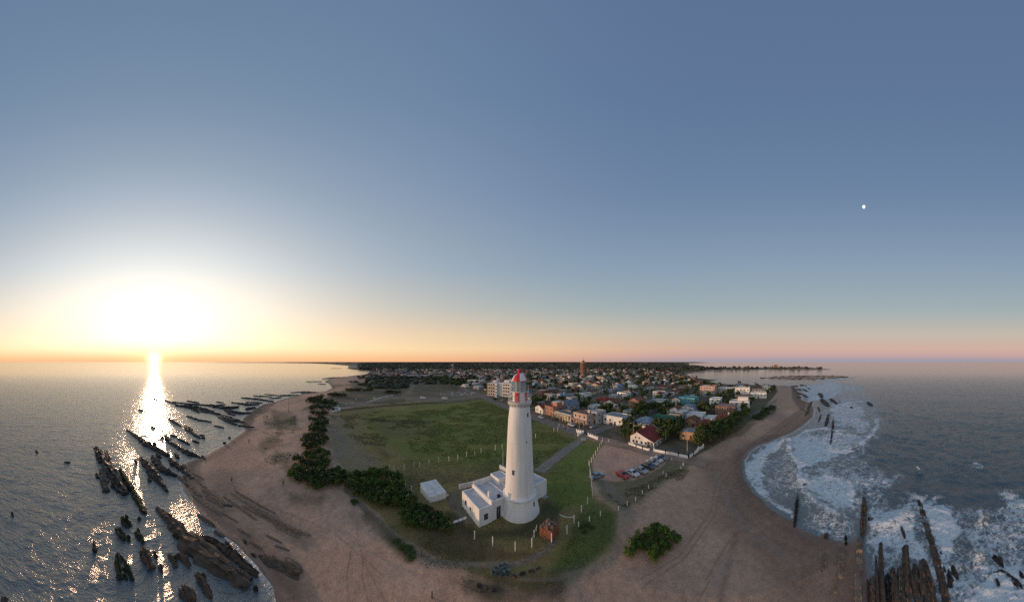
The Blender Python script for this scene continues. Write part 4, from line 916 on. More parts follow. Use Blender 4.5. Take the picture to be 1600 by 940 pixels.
shrubs([(488,711),(498,710),(478,716),(488,720),(500,719),(507,716),(466,722),(476,727),(488,731),(499,729),(510,727),(462,735),(472,739),(484,742),(496,740),(507,738),(460,747),(468,751),(480,752),(492,752),(504,750),(515,747),(526,745),(534,748),(488,760),(498,765),(508,758),(520,756),(530,755)], 'dmmg', 1.75, 'leafy green shrub, {n} in the wide near end of the western hedge', 'shrubs at the near end of the western hedge')
shrubs([(550,753),(560,750),(571,748),(582,746),(593,745),(604,746),(614,748),(622,752),(551,763),(562,763),(574,762),(586,760),(598,760),(610,761),(622,764),(560,771),(573,774),(586,774),(599,774),(612,776),(625,776),(636,780),(582,783),(596,786),(610,789),(623,790),(636,792),(645,790)], 'dmmg', 1.6, 'dense shrub, {n} in the thicket behind the foot path', 'shrubs in the thicket left of the shed')
shrubs([(637,802),(648,800),(659,797),(670,800),(632,812),(644,812),(656,811),(668,812),(680,812),(650,822),(662,823),(674,824),(686,823),(696,826),(640,820),(690,815)], 'mmgd', 1.25, 'bushy shrub, {n} in the clump between the shed and the foot path', 'shrubs in the clump before the shed')
shrubs([(984,868),(992,860),(1000,852),(1008,845),(1016,838),(1026,832),(1036,835),(990,850),(999,843),(1006,860),(1018,852),(1028,846),(1040,846),(1049,843),(1058,846),(1044,857),(1032,864),(1022,874),(1035,856),(1020,866)], 'g', 1.0, 'bright green shrub, {n} in the clump alone on the sand right of the lighthouse', 'bright shrubs on the eastern sand', 1.0)
shrubs([(908,824),(916,820),(924,824),(914,831)], 'm', .7, 'low dark shrub, {n} of the patch right of the masonry ruin', 'low shrubs right of the ruin', .45)
shrubs([(549,597.4),(557,598),(564,602.5),(572,602.5),(545,611),(553,610.6),(561,610.5),(570,610.8),(578,610),(592,604),(600,604.4),(608,605),(604,614),(612,613.6),(620,614.4),(573,593),(582,592),(590,594),(600,592),(612,595),(622,598),(586,589),(598,588),(610,590),(622,591),(632,593),(519,619),(527,618.6),(535,619.6),(628,602),(618,606)], 'bd', 4.2, 'brownish dune shrub, {n} of those scattered beyond the old enclosure', 'dune shrubs beyond the field', .55)
shrubs([(1197,641),(1203,640),(1186,655),(1180,652),(1190,649),(1196,646),(1208,638)], 'd', 2.4, 'dark shrub, {n} on the grassy bank by the eastern beach', 'shrubs on the eastern bank', .6)
shrubs([(620,846),(629,853),(637,860),(641,868),(553,786)], 'm', .9, 'low brown scrub, {n} along the sand side of the foot path', 'scrub beside the foot path', .35)
shrubs([(300+i*0,0) for i in ()], 'b', 1, '', '')
# agaves
agm = MB(); ra = random.Random(3)
for i in range(42):
    a = ra.uniform(0, 2*pi); el = ra.uniform(.15, 1.35); L_ = ra.uniform(.55,.85); d = Vector((math.cos(a)*math.cos(el), math.sin(a)*math.cos(el), math.sin(el))); s_ = Vector((-math.sin(a), math.cos(a), 0))*.055
    m_ = d*L_*.5+Vector((0,0,.06)); e = d*L_-Vector((0,0,.08*math.cos(el)))
    agm.quad([-s_*.7, s_*.7, m_+s_, m_-s_]); agm.quad([m_-s_, m_+s_, e])
agme = bpy.data.meshes.new('leaf_rosette'); agme.from_pydata(agm.v, [], agm.f); agme.materials.append(M['lf_blue'])
for i, (px, py) in enumerate(((776,890),(783,886),(790,891),(779,897),(786,899),(793,896),(772,896),(783,893),(789,884))):
    p = G(px, py); o = empty('agave', p, i, f'spiky blue-grey agave, {nth(i)} of the clump below the lighthouse', 'plant', 'agave clump below the lighthouse')
    c = bpy.data.objects.new('leaf_rosette', agme); COL.objects.link(c); c.parent = o; c.scale = (1.05,)*3
# grass tufts over the field and banks
def tufts(name, poly, n, hgt, m, seed, wob_lim=-2, label=None):
    r = np.random.RandomState(seed); pa = np.array([ray(*p) for p in poly]); lo, hi = pa.min(0), pa.max(0)
    pts = r.uniform(lo, hi, (n*4, 2)); ins = poly_sd(pts, pa) > .5; pts = pts[ins]
    nn = fbm(pts[:,0], pts[:,1], 5, 3); pts = pts[nn > wob_lim][:n]; n = len(pts)
    z = height(pts[:,0], pts[:,1]); V = []; 
    base = np.concatenate([pts, z[:,None]-.03], 1)
    allv = []
    for k in range(3):
        a = r.uniform(0, 2*pi, n); w = hgt*r.uniform(.4,.9,n); h = hgt*r.uniform(.5,1.2,n); t = np.stack([np.cos(a), np.sin(a), a*0], 1); ln = np.stack([r.normal(size=n)*.4*hgt, r.normal(size=n)*.4*hgt, h], 1)
        off = np.stack([r.normal(size=n)*.25*hgt, r.normal(size=n)*.25*hgt, a*0], 1)
        allv.append(np.stack([base+off-t*w[:,None], base+off+t*w[:,None], base+off+ln+t*w[:,None]*.5, base+off+ln-t*w[:,None]*.6], 1))
    V = np.concatenate(allv).reshape(-1,3); q = len(V)//4
    me = bpy.data.meshes.new(name); me.vertices.add(4*q); me.vertices.foreach_set('co', V.ravel()); me.loops.add(4*q); me.loops.foreach_set('vertex_index', np.arange(4*q, dtype=np.int32))
    me.polygons.add(q); me.polygons.foreach_set('loop_start', np.arange(0,4*q,4,dtype=np.int32)); me.polygons.foreach_set('loop_total', np.full(q,4,np.int32)); me.update(calc_edges=True); me.materials.append(m)
    o = bpy.data.objects.new(name, me); COL.objects.link(o); o['kind'] = 'stuff'; return o
M['tuft1'] = leafmat('grass_tuft', (.19,.20,.042), (.13,.145,.032)); M['tuft2'] = leafmat('dark_tuft', (.12,.145,.032), (.08,.10,.024)); M['tuft3'] = leafmat('dry_tuft', (.24,.19,.09), (.15,.125,.055))
tufts('grass', [(620,645),(756,626),(850,662),(895,690),(840,725),(720,716),(640,705)], 11000, .22, M['tuft1'], 1, -.15)
tufts('grass', [(560,700),(700,720),(840,690),(900,700),(900,790),(860,870),(740,895),(660,870),(600,800)], 5200, .11, M['tuft2'], 2, -.2)
tufts('grass', [(880,850),(905,800),(935,795),(962,802),(955,850),(905,895),(862,893)], 1100, .10, M['tuft1'], 3)
tufts('grass', [(640,700),(790,905),(900,895),(880,935),(760,935),(690,900),(630,860)], 2600, .12, M['tuft3'], 4, .05)
tufts('grass', [(940,770),(1000,756),(1040,735),(1085,722),(1070,745),(1020,765),(1000,785),(975,798)], 1000, .16, M['tuft3'], 5, -.1)
tufts('grass', [(515,650),(600,640),(640,660),(600,700),(560,700)], 2000, .25, M['tuft3'], 6, .1)
tufts('grass', [(410,645),(465,650),(455,735),(410,720)], 900, .22, M['tuft3'], 7, .1)

# ================================================================ vehicles
def carpaint(name, c): m = mat(name, c, .28, .04, 1, spec=.6); m.node_tree.nodes['Principled BSDF'].inputs['Coat Weight'].default_value = .5; return m
paints = {'red': carpaint('red_car_paint', (.42,.02,.02)), 'white': carpaint('white_car_paint', (.62,.63,.64)), 'silver': carpaint('silver_car_paint', (.36,.38,.41)), 'black': carpaint('black_car_paint', (.025,.027,.03)), 'blue': carpaint('pale_blue_car_paint', (.20,.28,.36)), 'grey': carpaint('grey_car_paint', (.13,.14,.15))}
def car_mesh(van=False):
    L_, Wd = (4.7, 1.85) if van else (4.15, 1.70); hl = L_/2; hw = Wd/2
    if van: prof = [(-hl,.32),(hl,.32),(hl,.85),(hl-.5,1.05),(hl-1.1,1.85),(-hl+.1,1.9),(-hl,1.5)]
    else: prof = [(-hl+.05,.30),(hl-.05,.30),(hl,.62),(hl-.15,.80),(hl-1.05,.92),(hl-1.75,1.38),(-hl+1.2,1.44),(-hl+.35,1.02),(-hl,.90)]
    mb = MB(); secs = [(-1,.90),(-.93,1.0),(0,1.0),(.93,1.0),(1,.90)]; n = len(prof); V = []
    for sy, sc_ in secs:
        for x, z in prof:
            inset = (.16 if z > 1.0 else 0); y = sy*(hw-inset*abs(sy)); V.append((x*(.985 if sc_ < 1 else 1), y, .30+(z-.30)*(.96 if sc_ < 1 else 1)))
    F = []
    for i in range(len(secs)-1):
        for k in range(n): k2 = (k+1) % n; F.append((i*n+k, i*n+k2, (i+1)*n+k2, (i+1)*n+k))
    F.append(tuple(range(n))); F.append(tuple((len(secs)-1)*n+k for k in reversed(range(n))))
    me = bpy.data.meshes.new('body'); me.from_pydata(V, [], F); bm = bmesh.new(); bm.from_mesh(me); bmesh.ops.recalc_face_normals(bm, faces=bm.faces); bm.to_mesh(me); bm.free(); return me, prof, hw
def part_mesh(mb, m, name):
    me = bpy.data.meshes.new(name); me.from_pydata(mb.v, [], mb.f); me.materials.append(m); return me
bodies = {}
wheel = MB(); wheel.lathe([(0,-.1),(.30,-.1),(.32,-.06),(.32,.06),(.30,.1),(0,.1)], 16); wheel_me = part_mesh(wheel, M['rubber'], 'wheel')
rim_me = part_mesh(MB().lathe([(0,.105),(.19,.105),(.19,.09)], 12), M['chrome'], 'rim')
glass = {}
g_ = MB(); hl, hw = 2.075, .85
g_.quad([(hl-1.10,-.66,.95),(hl-1.10,.66,.95),(hl-1.70,.60,1.36),(hl-1.70,-.60,1.36)]); ws_me = part_mesh(MB().quad([(hl-1.06,-.66,.955),(hl-1.06,.66,.955),(hl-1.70,.60,1.385),(hl-1.70,-.60,1.385)]), M['glass'], 'windscreen')
rw_me = part_mesh(MB().quad([(-hl+.40,.64,1.06),(-hl+.40,-.64,1.06),(-hl+1.12,-.58,1.43),(-hl+1.12,.58,1.43)]), M['glass'], 'rear_window')
def side_glass(s): return part_mesh(MB().quad([(hl-1.25,s*.862,.95),(-hl+.75,s*.862,.99),(-hl+1.25,s*.706,1.38),(hl-1.80,s*.706,1.34)]).quad([(hl-1.25,s*.872,.95),(-hl+.75,s*.872,.99),(-hl+1.25,s*.716,1.38),(hl-1.80,s*.716,1.34)]), M['glass'], 'side_window')
sg_me = [side_glass(1), side_glass(-1)]
hl_me = part_mesh(MB().box(hl-.08,hl+.015,-.14,.14,.60,.76), M['lamp'], 'headlight'); tl_me = part_mesh(MB().box(-hl-.015,-hl+.08,-.12,.12,.72,.92), M['taillamp'], 'tail_lamp')
def car(px, py, hd, paint, label, group, van=False, s=1.0):
    p = GS(px, py); key = (paint, van)
    if key not in bodies:
        me, pr, _ = car_mesh(van); me.materials.append(paints[paint]); bodies[key] = me
    o = empty('van' if van else 'car', (p.x,p.y,p.z+.06), hd, label, 'van' if van else 'car', group); o.scale = (s,s,s)
    def ad(nm, me, loc=(0,0,0), rot=(0,0,0), par=o):
        c = bpy.data.objects.new(nm, me); COL.objects.link(c); c.parent = par; c.location = loc; c.rotation_euler = rot; return c
    ad('body', bodies[key])
    for x in (-1.3, 1.3):
        for y, r_ in ((-.80, pi/2), (.80, -pi/2)):
            w = ad('wheel', wheel_me, (x,y,.31), (r_,0,0)); ad('rim', rim_me, par=w)
    if van:
        c = MB().quad([(1.88,-.7,1.12),(1.88,.7,1.12),(1.33,.62,1.78),(1.33,-.62,1.78)]); m2 = part_mesh(c, M['glass'], 'windscreen'); ad('windscreen', m2)
        for sg in (-1, 1): ad('side_window', part_mesh(MB().box(.2,1.2,sg*.83-.02,sg*.83+.02,1.15,1.6), M['glass'], 'side_window'))
    else:
        ad('windscreen', ws_me); ad('rear_window', rw_me); ad('side_window', sg_me[0]); ad('side_window', sg_me[1])
    for y in (-.58,.58): ad('headlight', hl_me, ((.28 if van else 0),y,0)); ad('tail_lamp', tl_me, ((-.28 if van else 0),y,0))
    return o
gc = 'cars parked in a row on the dirt car park'
hd = math.radians(-76)
car(972.5, 744.5, hd, 'red', 'red car at the left end of the parked row', gc)
car(988.5, 742, hd+.05, 'white', 'white car parked next to the red car', gc)
car(1002, 737.5, hd+.02, 'silver', 'silver car third in the row from the red car', gc)
car(1012.5, 731, hd+.06, 'black', 'black car in the middle of the parked row', gc)
car(1019.5, 725.5, hd+.04, 'silver', 'silver car just beyond the black car in the row', gc)
car(1026, 720.8, hd+.08, 'white', 'white car second from the far end of the row', gc)
car(1032.5, 717.3, hd+.06, 'grey', 'dark grey car at the far end of the parked row', gc)
car(933, 746, math.radians(12), 'blue', 'pale blue car alone beside the car park fence', gc)
gs_ = 'cars in the streets of the town'; mr_ = math.atan2(ta.y, ta.x); cr_ = math.atan2(tb.y, tb.x)
car(893, 665.4, mr_, 'white', 'white car parked on the road before the pink arcaded house', gs_)
car(901, 665.6, mr_+.1, 'black', 'black car parked right behind the white car on the road', gs_)
car(927.5, 668, cr_, 'silver', 'silver car entering the side street by the gate', gs_)
car(846, 653.2, mr_, 'silver', 'silver car driving on the main road along the field', gs_)
car(957, 662.6, cr_, 'grey', 'dark grey car parked before the white flat-roofed house', gs_)
car(661, 623.3, .2, 'white', 'white van on the track beyond the field, left of two', gs_, True)
car(695, 624.0, .1, 'white', 'white van on the track beyond the field, right of two', gs_, True)
car(740, 615.3, .5, 'white', 'small white car at the road bend before the apartment block', gs_)
car(776, 622.8, mr_, 'white', 'white van parked below the apartment block', gs_, True)
car(784, 627, mr_, 'grey', 'grey car parked on the main road below the apartment block', gs_)
car(866, 655.5, mr_, 'black', 'black car parked before the low arcaded house', gs_)
car(1000, 655.5, cr_, 'white', 'white car parked in the side street behind the blue-roofed house', gs_)

# ================================================================ people
def person(px, py, rz, label, shirt, trousers, hair, pose=0):
    p = GS(px, py); o = empty('person', (p.x,p.y,p.z), rz, label, 'person')
    st = .16+.1*pose
    J_ = [(0,0,.92),(0,0,1.12),(0,0,1.34),(0,0,1.47),(0,.01,1.60),(0,.0,1.70),(.10,0,.88),(.11,st,.48),(.11,st*.9,.07),(.11,st*.9+.14,.04),(-.10,0,.88),(-.11,-st*.6,.50),(-.11,-st*1.3,.09),(-.11,-st*1.3+.13,.04),(.19,0,1.36),(.24,-.06,1.10),(.24,.06,.86),(.24,.10,.77),(-.19,0,1.36),(-.24,.06,1.10),(-.24,.14,.86),(-.24,.18,.78)]
    E_ = [(0,1),(1,2),(2,3),(3,4),(4,5),(0,6),(6,7),(7,8),(8,9),(0,10),(10,11),(11,12),(12,13),(2,14),(14,15),(15,16),(16,17),(2,18),(18,19),(19,20),(20,21)]
    Rd = [.135,.125,.14,.055,.095,.07,.095,.065,.045,.04,.095,.065,.045,.04,.065,.045,.036,.03,.065,.045,.036,.03]
    def sk(name, m, grow=0, keep=None):
        idx = list(range(len(J_))) if keep is None else keep; mp_ = {a: i for i, a in enumerate(idx)}
        me = bpy.data.meshes.new(name); me.from_pydata([J_[i] for i in idx], [(mp_[a], mp_[b]) for a, b in E_ if a in mp_ and b in mp_], []); me.materials.append(m)
        c = bpy.data.objects.new(name, me); COL.objects.link(c); c.parent = o
        c.modifiers.new('Skin', 'SKIN'); sv = me.skin_vertices[0].data
        for i, a in enumerate(idx): sv[i].radius = (Rd[a]+grow,)*2; sv[i].use_root = (i == 0)
        sb = c.modifiers.new('Sub', 'SUBSURF'); sb.levels = 1; sb.render_levels = 1; return c
    sk('body', M['skin']); sk('shirt', shirt, .018, [1,2,14,15,18,19]); sk('trousers', trousers, .016, [0,6,7,8,10,11,12])
    MB().lathe([(.101,1.60),(.105,1.66),(.085,1.74),(.04,1.785),(0,1.79)], 12).build('hair', hair, o, True)
cl = {k: mat(k+'_cloth', c, .9, .15, 5) for k, c in {'dark':(.03,.03,.035),'red':(.30,.05,.05),'blue':(.05,.08,.18),'grey':(.22,.22,.22),'white':(.6,.6,.58)}.items()}
person(389, 692, 1.0, 'person in dark clothes standing alone on the far part of the western beach', cl['dark'], cl['dark'], M['wood'])
person(362, 753.5, 2.2, 'person in a red top walking on the western sand near the rocks', cl['red'], cl['dark'], M['wood'], 1)
person(442.5, 758.5, .4, 'person in a dark blue top on the sand beside the western hedge', cl['blue'], cl['dark'], M['wood'])
person(881.5, 670, 2.6, 'person in black by the main road fence, left of a pair', cl['dark'], cl['blue'], M['wood'], 1)
person(884.5, 670, 2.4, 'person in grey by the main road fence, right of a pair', cl['grey'], cl['dark'], M['wood'])
for px, py, h, lb in ((675,934,.95,'short thick reddish wooden stake in the sand at the near beach'),(658.5,869.5,.8,'small dark wooden stake beside the foot path')):
    p = G(px, py); o = empty('stake', p, 0, lb, 'stake'); MB().lathe([(.10,-.2),(.11,h*.7),(.07,h),(0,h)], 7).build('post', M['wood'], o); MB().lathe([(.125,h*.6),(.13,h*.72),(.115,h*.74)], 7).build('band', M['rubble'], o)
# row of white stones on the dune road and rubble beside it
stm = []
for j in range(3):
    bm = bmesh.new(); bmesh.ops.create_icosphere(bm, subdivisions=1, radius=.5)
    for v_ in bm.verts: v_.co *= rs.uniform(.75,1.2)
    me = bpy.data.meshes.new('boulder'); bm.to_mesh(me); bm.free(); me.materials.append(M['white2']); stm.append(me)
ws = [(575,628.2),(579,627),(582,626),(586,624.8),(589,623.6),(592,622.4),(596,621.4),(600,620.2),(604,619.4),(608,618.6),(612,618.2),(551,629.6),(541,631),(528,633.5),(585,622),(556,623)]
for i, (px, py) in enumerate(ws):
    p = G(px, py); o = bpy.data.objects.new('boulder', stm[i % 3]); COL.objects.link(o); s = rs.uniform(1.4,2.4); o.scale = (s,s,s*.8); o.location = p; o.rotation_euler = (0,0,rs.uniform(0,6)); tag(o, f'whitewashed boulder, {nth(i)} in the line along the far dune track', 'boulder', 'white boulders along the dune track')
for i, px in enumerate(sorted(rs.uniform(688,738) for _ in range(26))):
    py = rs.uniform(611.5,618); p = G(px, py); o = bpy.data.objects.new('stone', stm[i % 3]); COL.objects.link(o); s = rs.uniform(.8,2.0); o.scale = (s*1.3,s,s*.4); o.location = p; o.rotation_euler = (0,0,rs.uniform(0,6)); tag(o, f'pale flat stone, {nth(i)} from the left on the bare ground beyond the field', 'stone', 'pale stones beyond the field')

# ================================================================ town
def wallmat(n, c): return mat('wall_'+n, c, .88, .18, .35, .05, 2, objvar=.18)
WALL = {'white': wallmat('white', (.76,.75,.72)), 'cream': wallmat('cream', (.62,.53,.40)), 'pink': wallmat('pink', (.50,.36,.30)), 'grey': wallmat('grey', (.38,.38,.38)), 'blue': wallmat('blue', (.30,.40,.50)), 'turquoise': wallmat('turquoise', (.09,.34,.42)), 'brick': wallmat('brick', (.24,.13,.10)), 'ochre': wallmat('ochre', (.50,.33,.19)), 'lilac': wallmat('lilac', (.40,.41,.47)), 'salmon': wallmat('salmon', (.42,.22,.16))}
def roofmat(n, c, var=.3): return mat('roof_'+n, c, .85, var, .6, .3, 3, objvar=.25)
ROOF = {'red': roofmat('red', (.32,.06,.045)), 'orange': roofmat('orange', (.25,.12,.08)), 'grey': roofmat('grey', (.27,.27,.28)), 'blue-grey': roofmat('bluegrey', (.24,.30,.38)), 'green': roofmat('green', (.03,.16,.12)), 'white': roofmat('white', (.60,.60,.58), .15), 'brown': roofmat('brown', (.17,.085,.055)), 'turquoise': roofmat('turquoise', (.09,.34,.44))}
# seam battens of tile roofs are drawn as geometry on the nearest ones only
win_me = {}
def shared(key, fn):
    if key not in win_me: win_me[key] = fn()
    return win_me[key]
def ob(nm, me, par, loc=(0,0,0), sc=(1,1,1), rz=0):
    c = bpy.data.objects.new(nm, me); COL.objects.link(c); c.parent = par; c.location = loc; c.scale = sc; c.rotation_euler = (0,0,rz); return c
def unit_box(m, nm):
    return part_mesh(MB().box(-.5,.5,-.5,.5,0,1), m, nm)
hb_win = part_mesh(MB().box(-.6,.6,-.06,.04,-.65,.65), M['white2'], 'window'); hb_pane = part_mesh(MB().box(-.5,.5,-.08,0,-.55,.55), M['glass'], 'pane')
hb_door = part_mesh(MB().box(-.5,.5,-.06,.04,0,2.05), M['wood'], 'door')
hb_chim = part_mesh(MB().box(-.35,.35,-.3,.3,0,1).box(-.42,.42,-.37,.37,1,1.12), M['white2'], 'chimney')
hb_tank = part_mesh(MB().lathe([(.55,0),(.6,.1),(.6,.95),(.45,1.1),(0,1.12)], 12), WALL['grey'], 'water_tank')
def roof_mb(kind, w, d, h, pitch=.42, ov=.35, ridge=.5):
    mb = MB(); x0, x1, y0, y1 = -w/2-ov, w/2+ov, -d/2-ov, d/2+ov; tk = .16
    if kind == 'gable':     # ridge along y
        rx = x0+(x1-x0)*ridge; hr = h+pitch*(x1-x0)/2
        for (xa, za, xb, zb) in ((x0,h-.05,rx,hr),(rx,hr,x1,h-.05)):
            mb.hexa([(xa,y0,za),(xb,y0,zb),(xb,y1,zb),(xa,y1,za)], [(xa,y0,za+tk),(xb,y0,zb+tk),(xb,y1,zb+tk),(xa,y1,za+tk)])
    elif kind == 'hip':
        m_ = min(w, d)/2+ov; hr = h+pitch*m_; 
        if w >= d: r0, r1 = (x0+m_, 0, hr), (x1-m_, 0, hr)
        else: r0, r1 = (0, y0+m_, hr), (0, y1-m_, hr)
        b = [(x0,y0,h),(x1,y0,h),(x1,y1,h),(x0,y1,h)]; 
        if w >= d: F_ = [(b[0],b[1],r1,r0),(b[1],b[2],r1),(b[2],b[3],r0,r1),(b[3],b[0],r0)]
        else: F_ = [(b[0],b[1],r0),(b[1],b[2],r1,r0),(b[2],b[3],r1),(b[3],b[0],r0,r1)]
        for f in F_: mb.quad(f)
        mb.box(x0,x1,y0,y1,h-.14,h-.004)
    elif kind == 'vault':
        n = 8; pr = [(w/2+ov/2)*math.cos(pi*i/n) for i in range(n+1)], [h-.1+w*.24*math.sin(pi*i/n) for i in range(n+1)]
        for i in range(n): mb.quad([(pr[0][i],y0,pr[1][i]),(pr[0][i],y1,pr[1][i]),(pr[0][i+1],y1,pr[1][i+1]),(pr[0][i+1],y0,pr[1][i+1])])
        for yy in (y0+.3, y1-.3): mb.quad([(pr[0][i],yy,pr[1][i]) for i in range(n+1)])
    return mb
def house_body(kind, w, d, h, pitch=.42, ridge=.5):
    mb = MB()
    if kind == 'flat':
        t_ = .2; mb.box(-w/2,w/2,-d/2,-d/2+t_,-.5,h+.35).box(-w/2,w/2,d/2-t_,d/2,-.5,h+.35).box(-w/2,-w/2+t_,-d/2+t_,d/2-t_,-.5,h+.35).box(w/2-t_,w/2,-d/2+t_,d/2-t_,-.5,h+.35)
    else:
        mb.box(-w/2,w/2,-d/2,d/2,-.5,h-.06)
        if kind == 'gable':
            ov = .35; x0, x1 = -w/2-ov, w/2+ov; rx = x0+(x1-x0)*ridge; hr = h+pitch*(x1-x0)/2-.08
            for y in (-d/2, d/2-.2): mb.hexa([(-w/2,y,h-.06),(w/2,y,h-.06),(w/2,y+.2,h-.06),(-w/2,y+.2,h-.06)], [(rx-.02,y,hr-.1),(rx+.02,y,hr-.1),(rx+.02,y+.2,hr-.1),(rx-.02,y+.2,hr-.1)])
    return mb
proto = {}
def house(x, y, z, rz, w, d, h, wall, roof, kind='flat', label='', group='houses of the town', name='house', pitch=.42, ridge=.5, detail=1, arcade=False, chim=False, storeys=None, extra=None, roofname='roof'):
    o = empty(name, (x,y,z), rz, label, 'house' if name == 'house' else name.replace('_',' '), group)
    q = lambda v: round(v*2)/2
    if detail < 2: w, d, h = q(w), q(d), q(h)
    k1 = ('b', kind, w, d, h, wall, pitch, ridge); bm_ = shared(k1, lambda: part_mesh(house_body(kind, w, d, h, pitch, ridge), WALL[wall], 'wall')); ob('wall', bm_, o)
    if kind == 'flat': rm = shared(('r','flat',w,d,h,roof), lambda: part_mesh(MB().box(-w/2+.2,w/2-.2,-d/2+.2,d/2-.2,h-.15,h+.02), ROOF[roof], 'roof'))
    else: rm = shared(('r',kind,w,d,h,roof,pitch,ridge), lambda: part_mesh(roof_mb(kind, w, d, h, pitch, .35, ridge), ROOF[roof], 'roof'))
    r_ = ob(roofname, rm, o)
    st = storeys or (2 if h > 4.6 else 1); fh = (h)/st
    for s_ in range(st):
        zc = fh*s_+fh*.55; n = max(1, int(w/2.7))
        for i in range(n):
            xx = -w/2+w*(i+.5)/n
            if s_ == 0 and i == n//2: ob('door', hb_door, o, (xx,-d/2,0))
            else:
                a = ob('window', hb_win, o, (xx,-d/2,zc), (1,1,1)); ob('pane', hb_pane, a)
        n = max(1, int(d/3.4))
        for i in range(n):
            yy = -d/2+d*(i+.5)/n
            a = ob('window', hb_win, o, (-w/2,yy,zc), (.9,1,.9), -pi/2); ob('pane', hb_pane, a)
            if detail > 1: a = ob('window', hb_win, o, (w/2,yy,zc), (.9,1,.9), pi/2); ob('pane', hb_pane, a)
    if arcade:
        n = max(2, int(w/2.2)); 
        ob('awning', part_mesh(MB().box(-w/2,w/2,-d/2-2.0,-d/2-.01,fh-.35,fh-.1), WALL[wall], 'awning'), o)
        for i in range(n+1): xx = -w/2+.15+(w-.3)*i/n; ob('pillar', shared(('pl',wall), lambda: part_mesh(MB().box(-.16,.16,-.16,.16,-.3,1), WALL[wall], 'pillar')), o, (xx,-d/2-1.8,0), (1,1,fh-.36))
    if chim: ob('chimney', hb_chim, r_, (w*.22, d*.1, h+(pitch*w*.2 if kind != 'flat' else 0)), (1,1,1.5))
    if extra == 'tank': ob('water_tank', hb_tank, r_, (w*.2,d*.2,h))
    if extra == 'penthouse': 
        ob('upper_wall', part_mesh(MB().box(-w*.1,w*.42,-d*.1,d*.42,h,h+2.6), WALL[wall], 'upper_wall'), o); ob('upper_roof', part_mesh(MB().box(-w*.1-.15,w*.42+.15,-d*.1-.15,d*.42+.15,h+2.6,h+2.75), ROOF['white'], 'upper_roof'), o)
    return o
# house facing: local -y looks along ta (towards the lighthouse side), local x along tb
placed = []    # (x, y, radius)
def hp(px, py, w, d, h, wall, roof, kind, label, rz=None, **kw):
    p = G(px, py); a = ROT if rz is None else ROT+rz
    nl = Vector((-math.sin(a), math.cos(a), 0)); c = p + nl*(d/2)    # px,py marks the middle of the front foot
    placed.append((c.x, c.y, max(w, d)*.62)); H_ = H1(c.x, c.y)
    return house(c.x, c.y, H_, a, w, d, h, wall, roof, kind, label, detail=2, **kw)
WQ = -pi/2   # front turned to the main road
# --- the house with the red gable roof beside the car park: front gable faces the main road
pA, pB = G(984.3,692.3), G(1017,698.7); mid = (pA+pB)/2; wf = (pB-pA).length; rzf = ROT-pi/2
inw = Vector(tb); D_ = 11.5; cpos = mid+inw*(D_/2)
hb = empty('house', (cpos.x, cpos.y, 0), rzf, 'white house with a big dark red gable roof and side porch beside the car park', 'house', 'houses of the town')
placed.append((cpos.x, cpos.y, 8)); w2 = wf/2; rx_ = -w2+wf*.33; he, hr_, hl_ = 2.95, 4.7, 2.35
gb = [(-w2,-.4),(w2,-.4),(w2,hl_),(rx_,hr_),(-w2,he)]
MB().hexa([(x,-D_/2,z) for x,z in gb], [(x,D_/2,z) for x,z in gb]).build('wall', WALL['white'], hb)
for (xa,za,xb,zb) in ((-w2-.7,he-.38,rx_,hr_+.03),(rx_,hr_+.03,w2+1.3,hl_-.42)):
    MB().hexa([(xa,-D_/2-.35,za),(xb,-D_/2-.35,zb),(xb,D_/2+.35,zb),(xa,D_/2+.35,za)], [(xa,-D_/2-.35,za+.16),(xb,-D_/2-.35,zb+.16),(xb,D_/2+.35,zb+.16),(xa,D_/2+.35,za+.16)]).build('roof', ROOF['red'], hb)
MB().bar((rx_,-D_/2-.4,hr_+.25),(rx_,D_/2+.4,hr_+.25),.3,.18).build('ridge_cap', ROOF['red'], hb)
for sgn in (-1,1):
    MB().bar((rx_,sgn*(D_/2+.38),hr_+.12),(w2+1.3,sgn*(D_/2+.38),hl_-.30),.12,.26).build('verge_board', M['white'], hb)
for x in (-.9,1.2,3.0,-2.6+.2): 
    a = ob('window', hb_win, hb, (x-.6,-D_/2,1.25), (.85,1,.8)); ob('pane', hb_pane, a)
for x in (-2.0,-.4): a = ob('window', hb_win, hb, (x,-D_/2,2.75), (.55,1,.6)); ob('pane', hb_pane, a)
ob('door', hb_door, hb, (w2-.8,-D_/2,0), (1.1,1,.98))
for i in range(5): MB().box(w2+1.0,w2+1.25,-D_/2+.2+i*(D_-.6)/4,-D_/2+.45+i*(D_-.6)/4,-.3,2.05).build('pillar', M['white'], hb)
MB().box(w2,w2+1.3,-D_/2,D_/2,-.3,.12).build('porch_floor', M['concrete'], hb)
# --- hand-placed houses, nearest the camera first
hp(1073.5,687.5, 6.5,7,3.0,'ochre','grey','flat','ochre house with a flat grey roof at the beach end of the town', WQ)
hp(1100,676, 9,9,3.0,'pink','red','hip','low house with a wide red hip roof and chimney behind the ochre house', WQ, chim=True)
hp(1078,668, 6,7,3.2,'ochre','brown','gable','small tan house with a brown gable roof left of the red hip roof', WQ)
hp(1130,664, 9,8,3.0,'white','red','hip','white house with a bright red hip roof nearest the beach trees', WQ, chim=True)
hp(1112,662, 7,6,2.9,'white','white','flat','low white flat-roofed annex beside the bright red hip roof', WQ)
hp(1133,650, 12,8,5.6,'brick','grey','flat','two-storey brick-red and grey block facing the beach', WQ)
hp(1155,641, 13,9,5.5,'white','white','flat','long two-storey white house with dark windows near the beach', WQ, extra='penthouse')
hp(1002,668.5, 9,9,2.8,'white','blue-grey','hip','white house under a pale blue-grey hip roof behind the red gable house', WQ)
hp(957,664, 12,8,4.2,'white','grey','flat','white flat-roofed house with three dark windows on the side street', WQ)
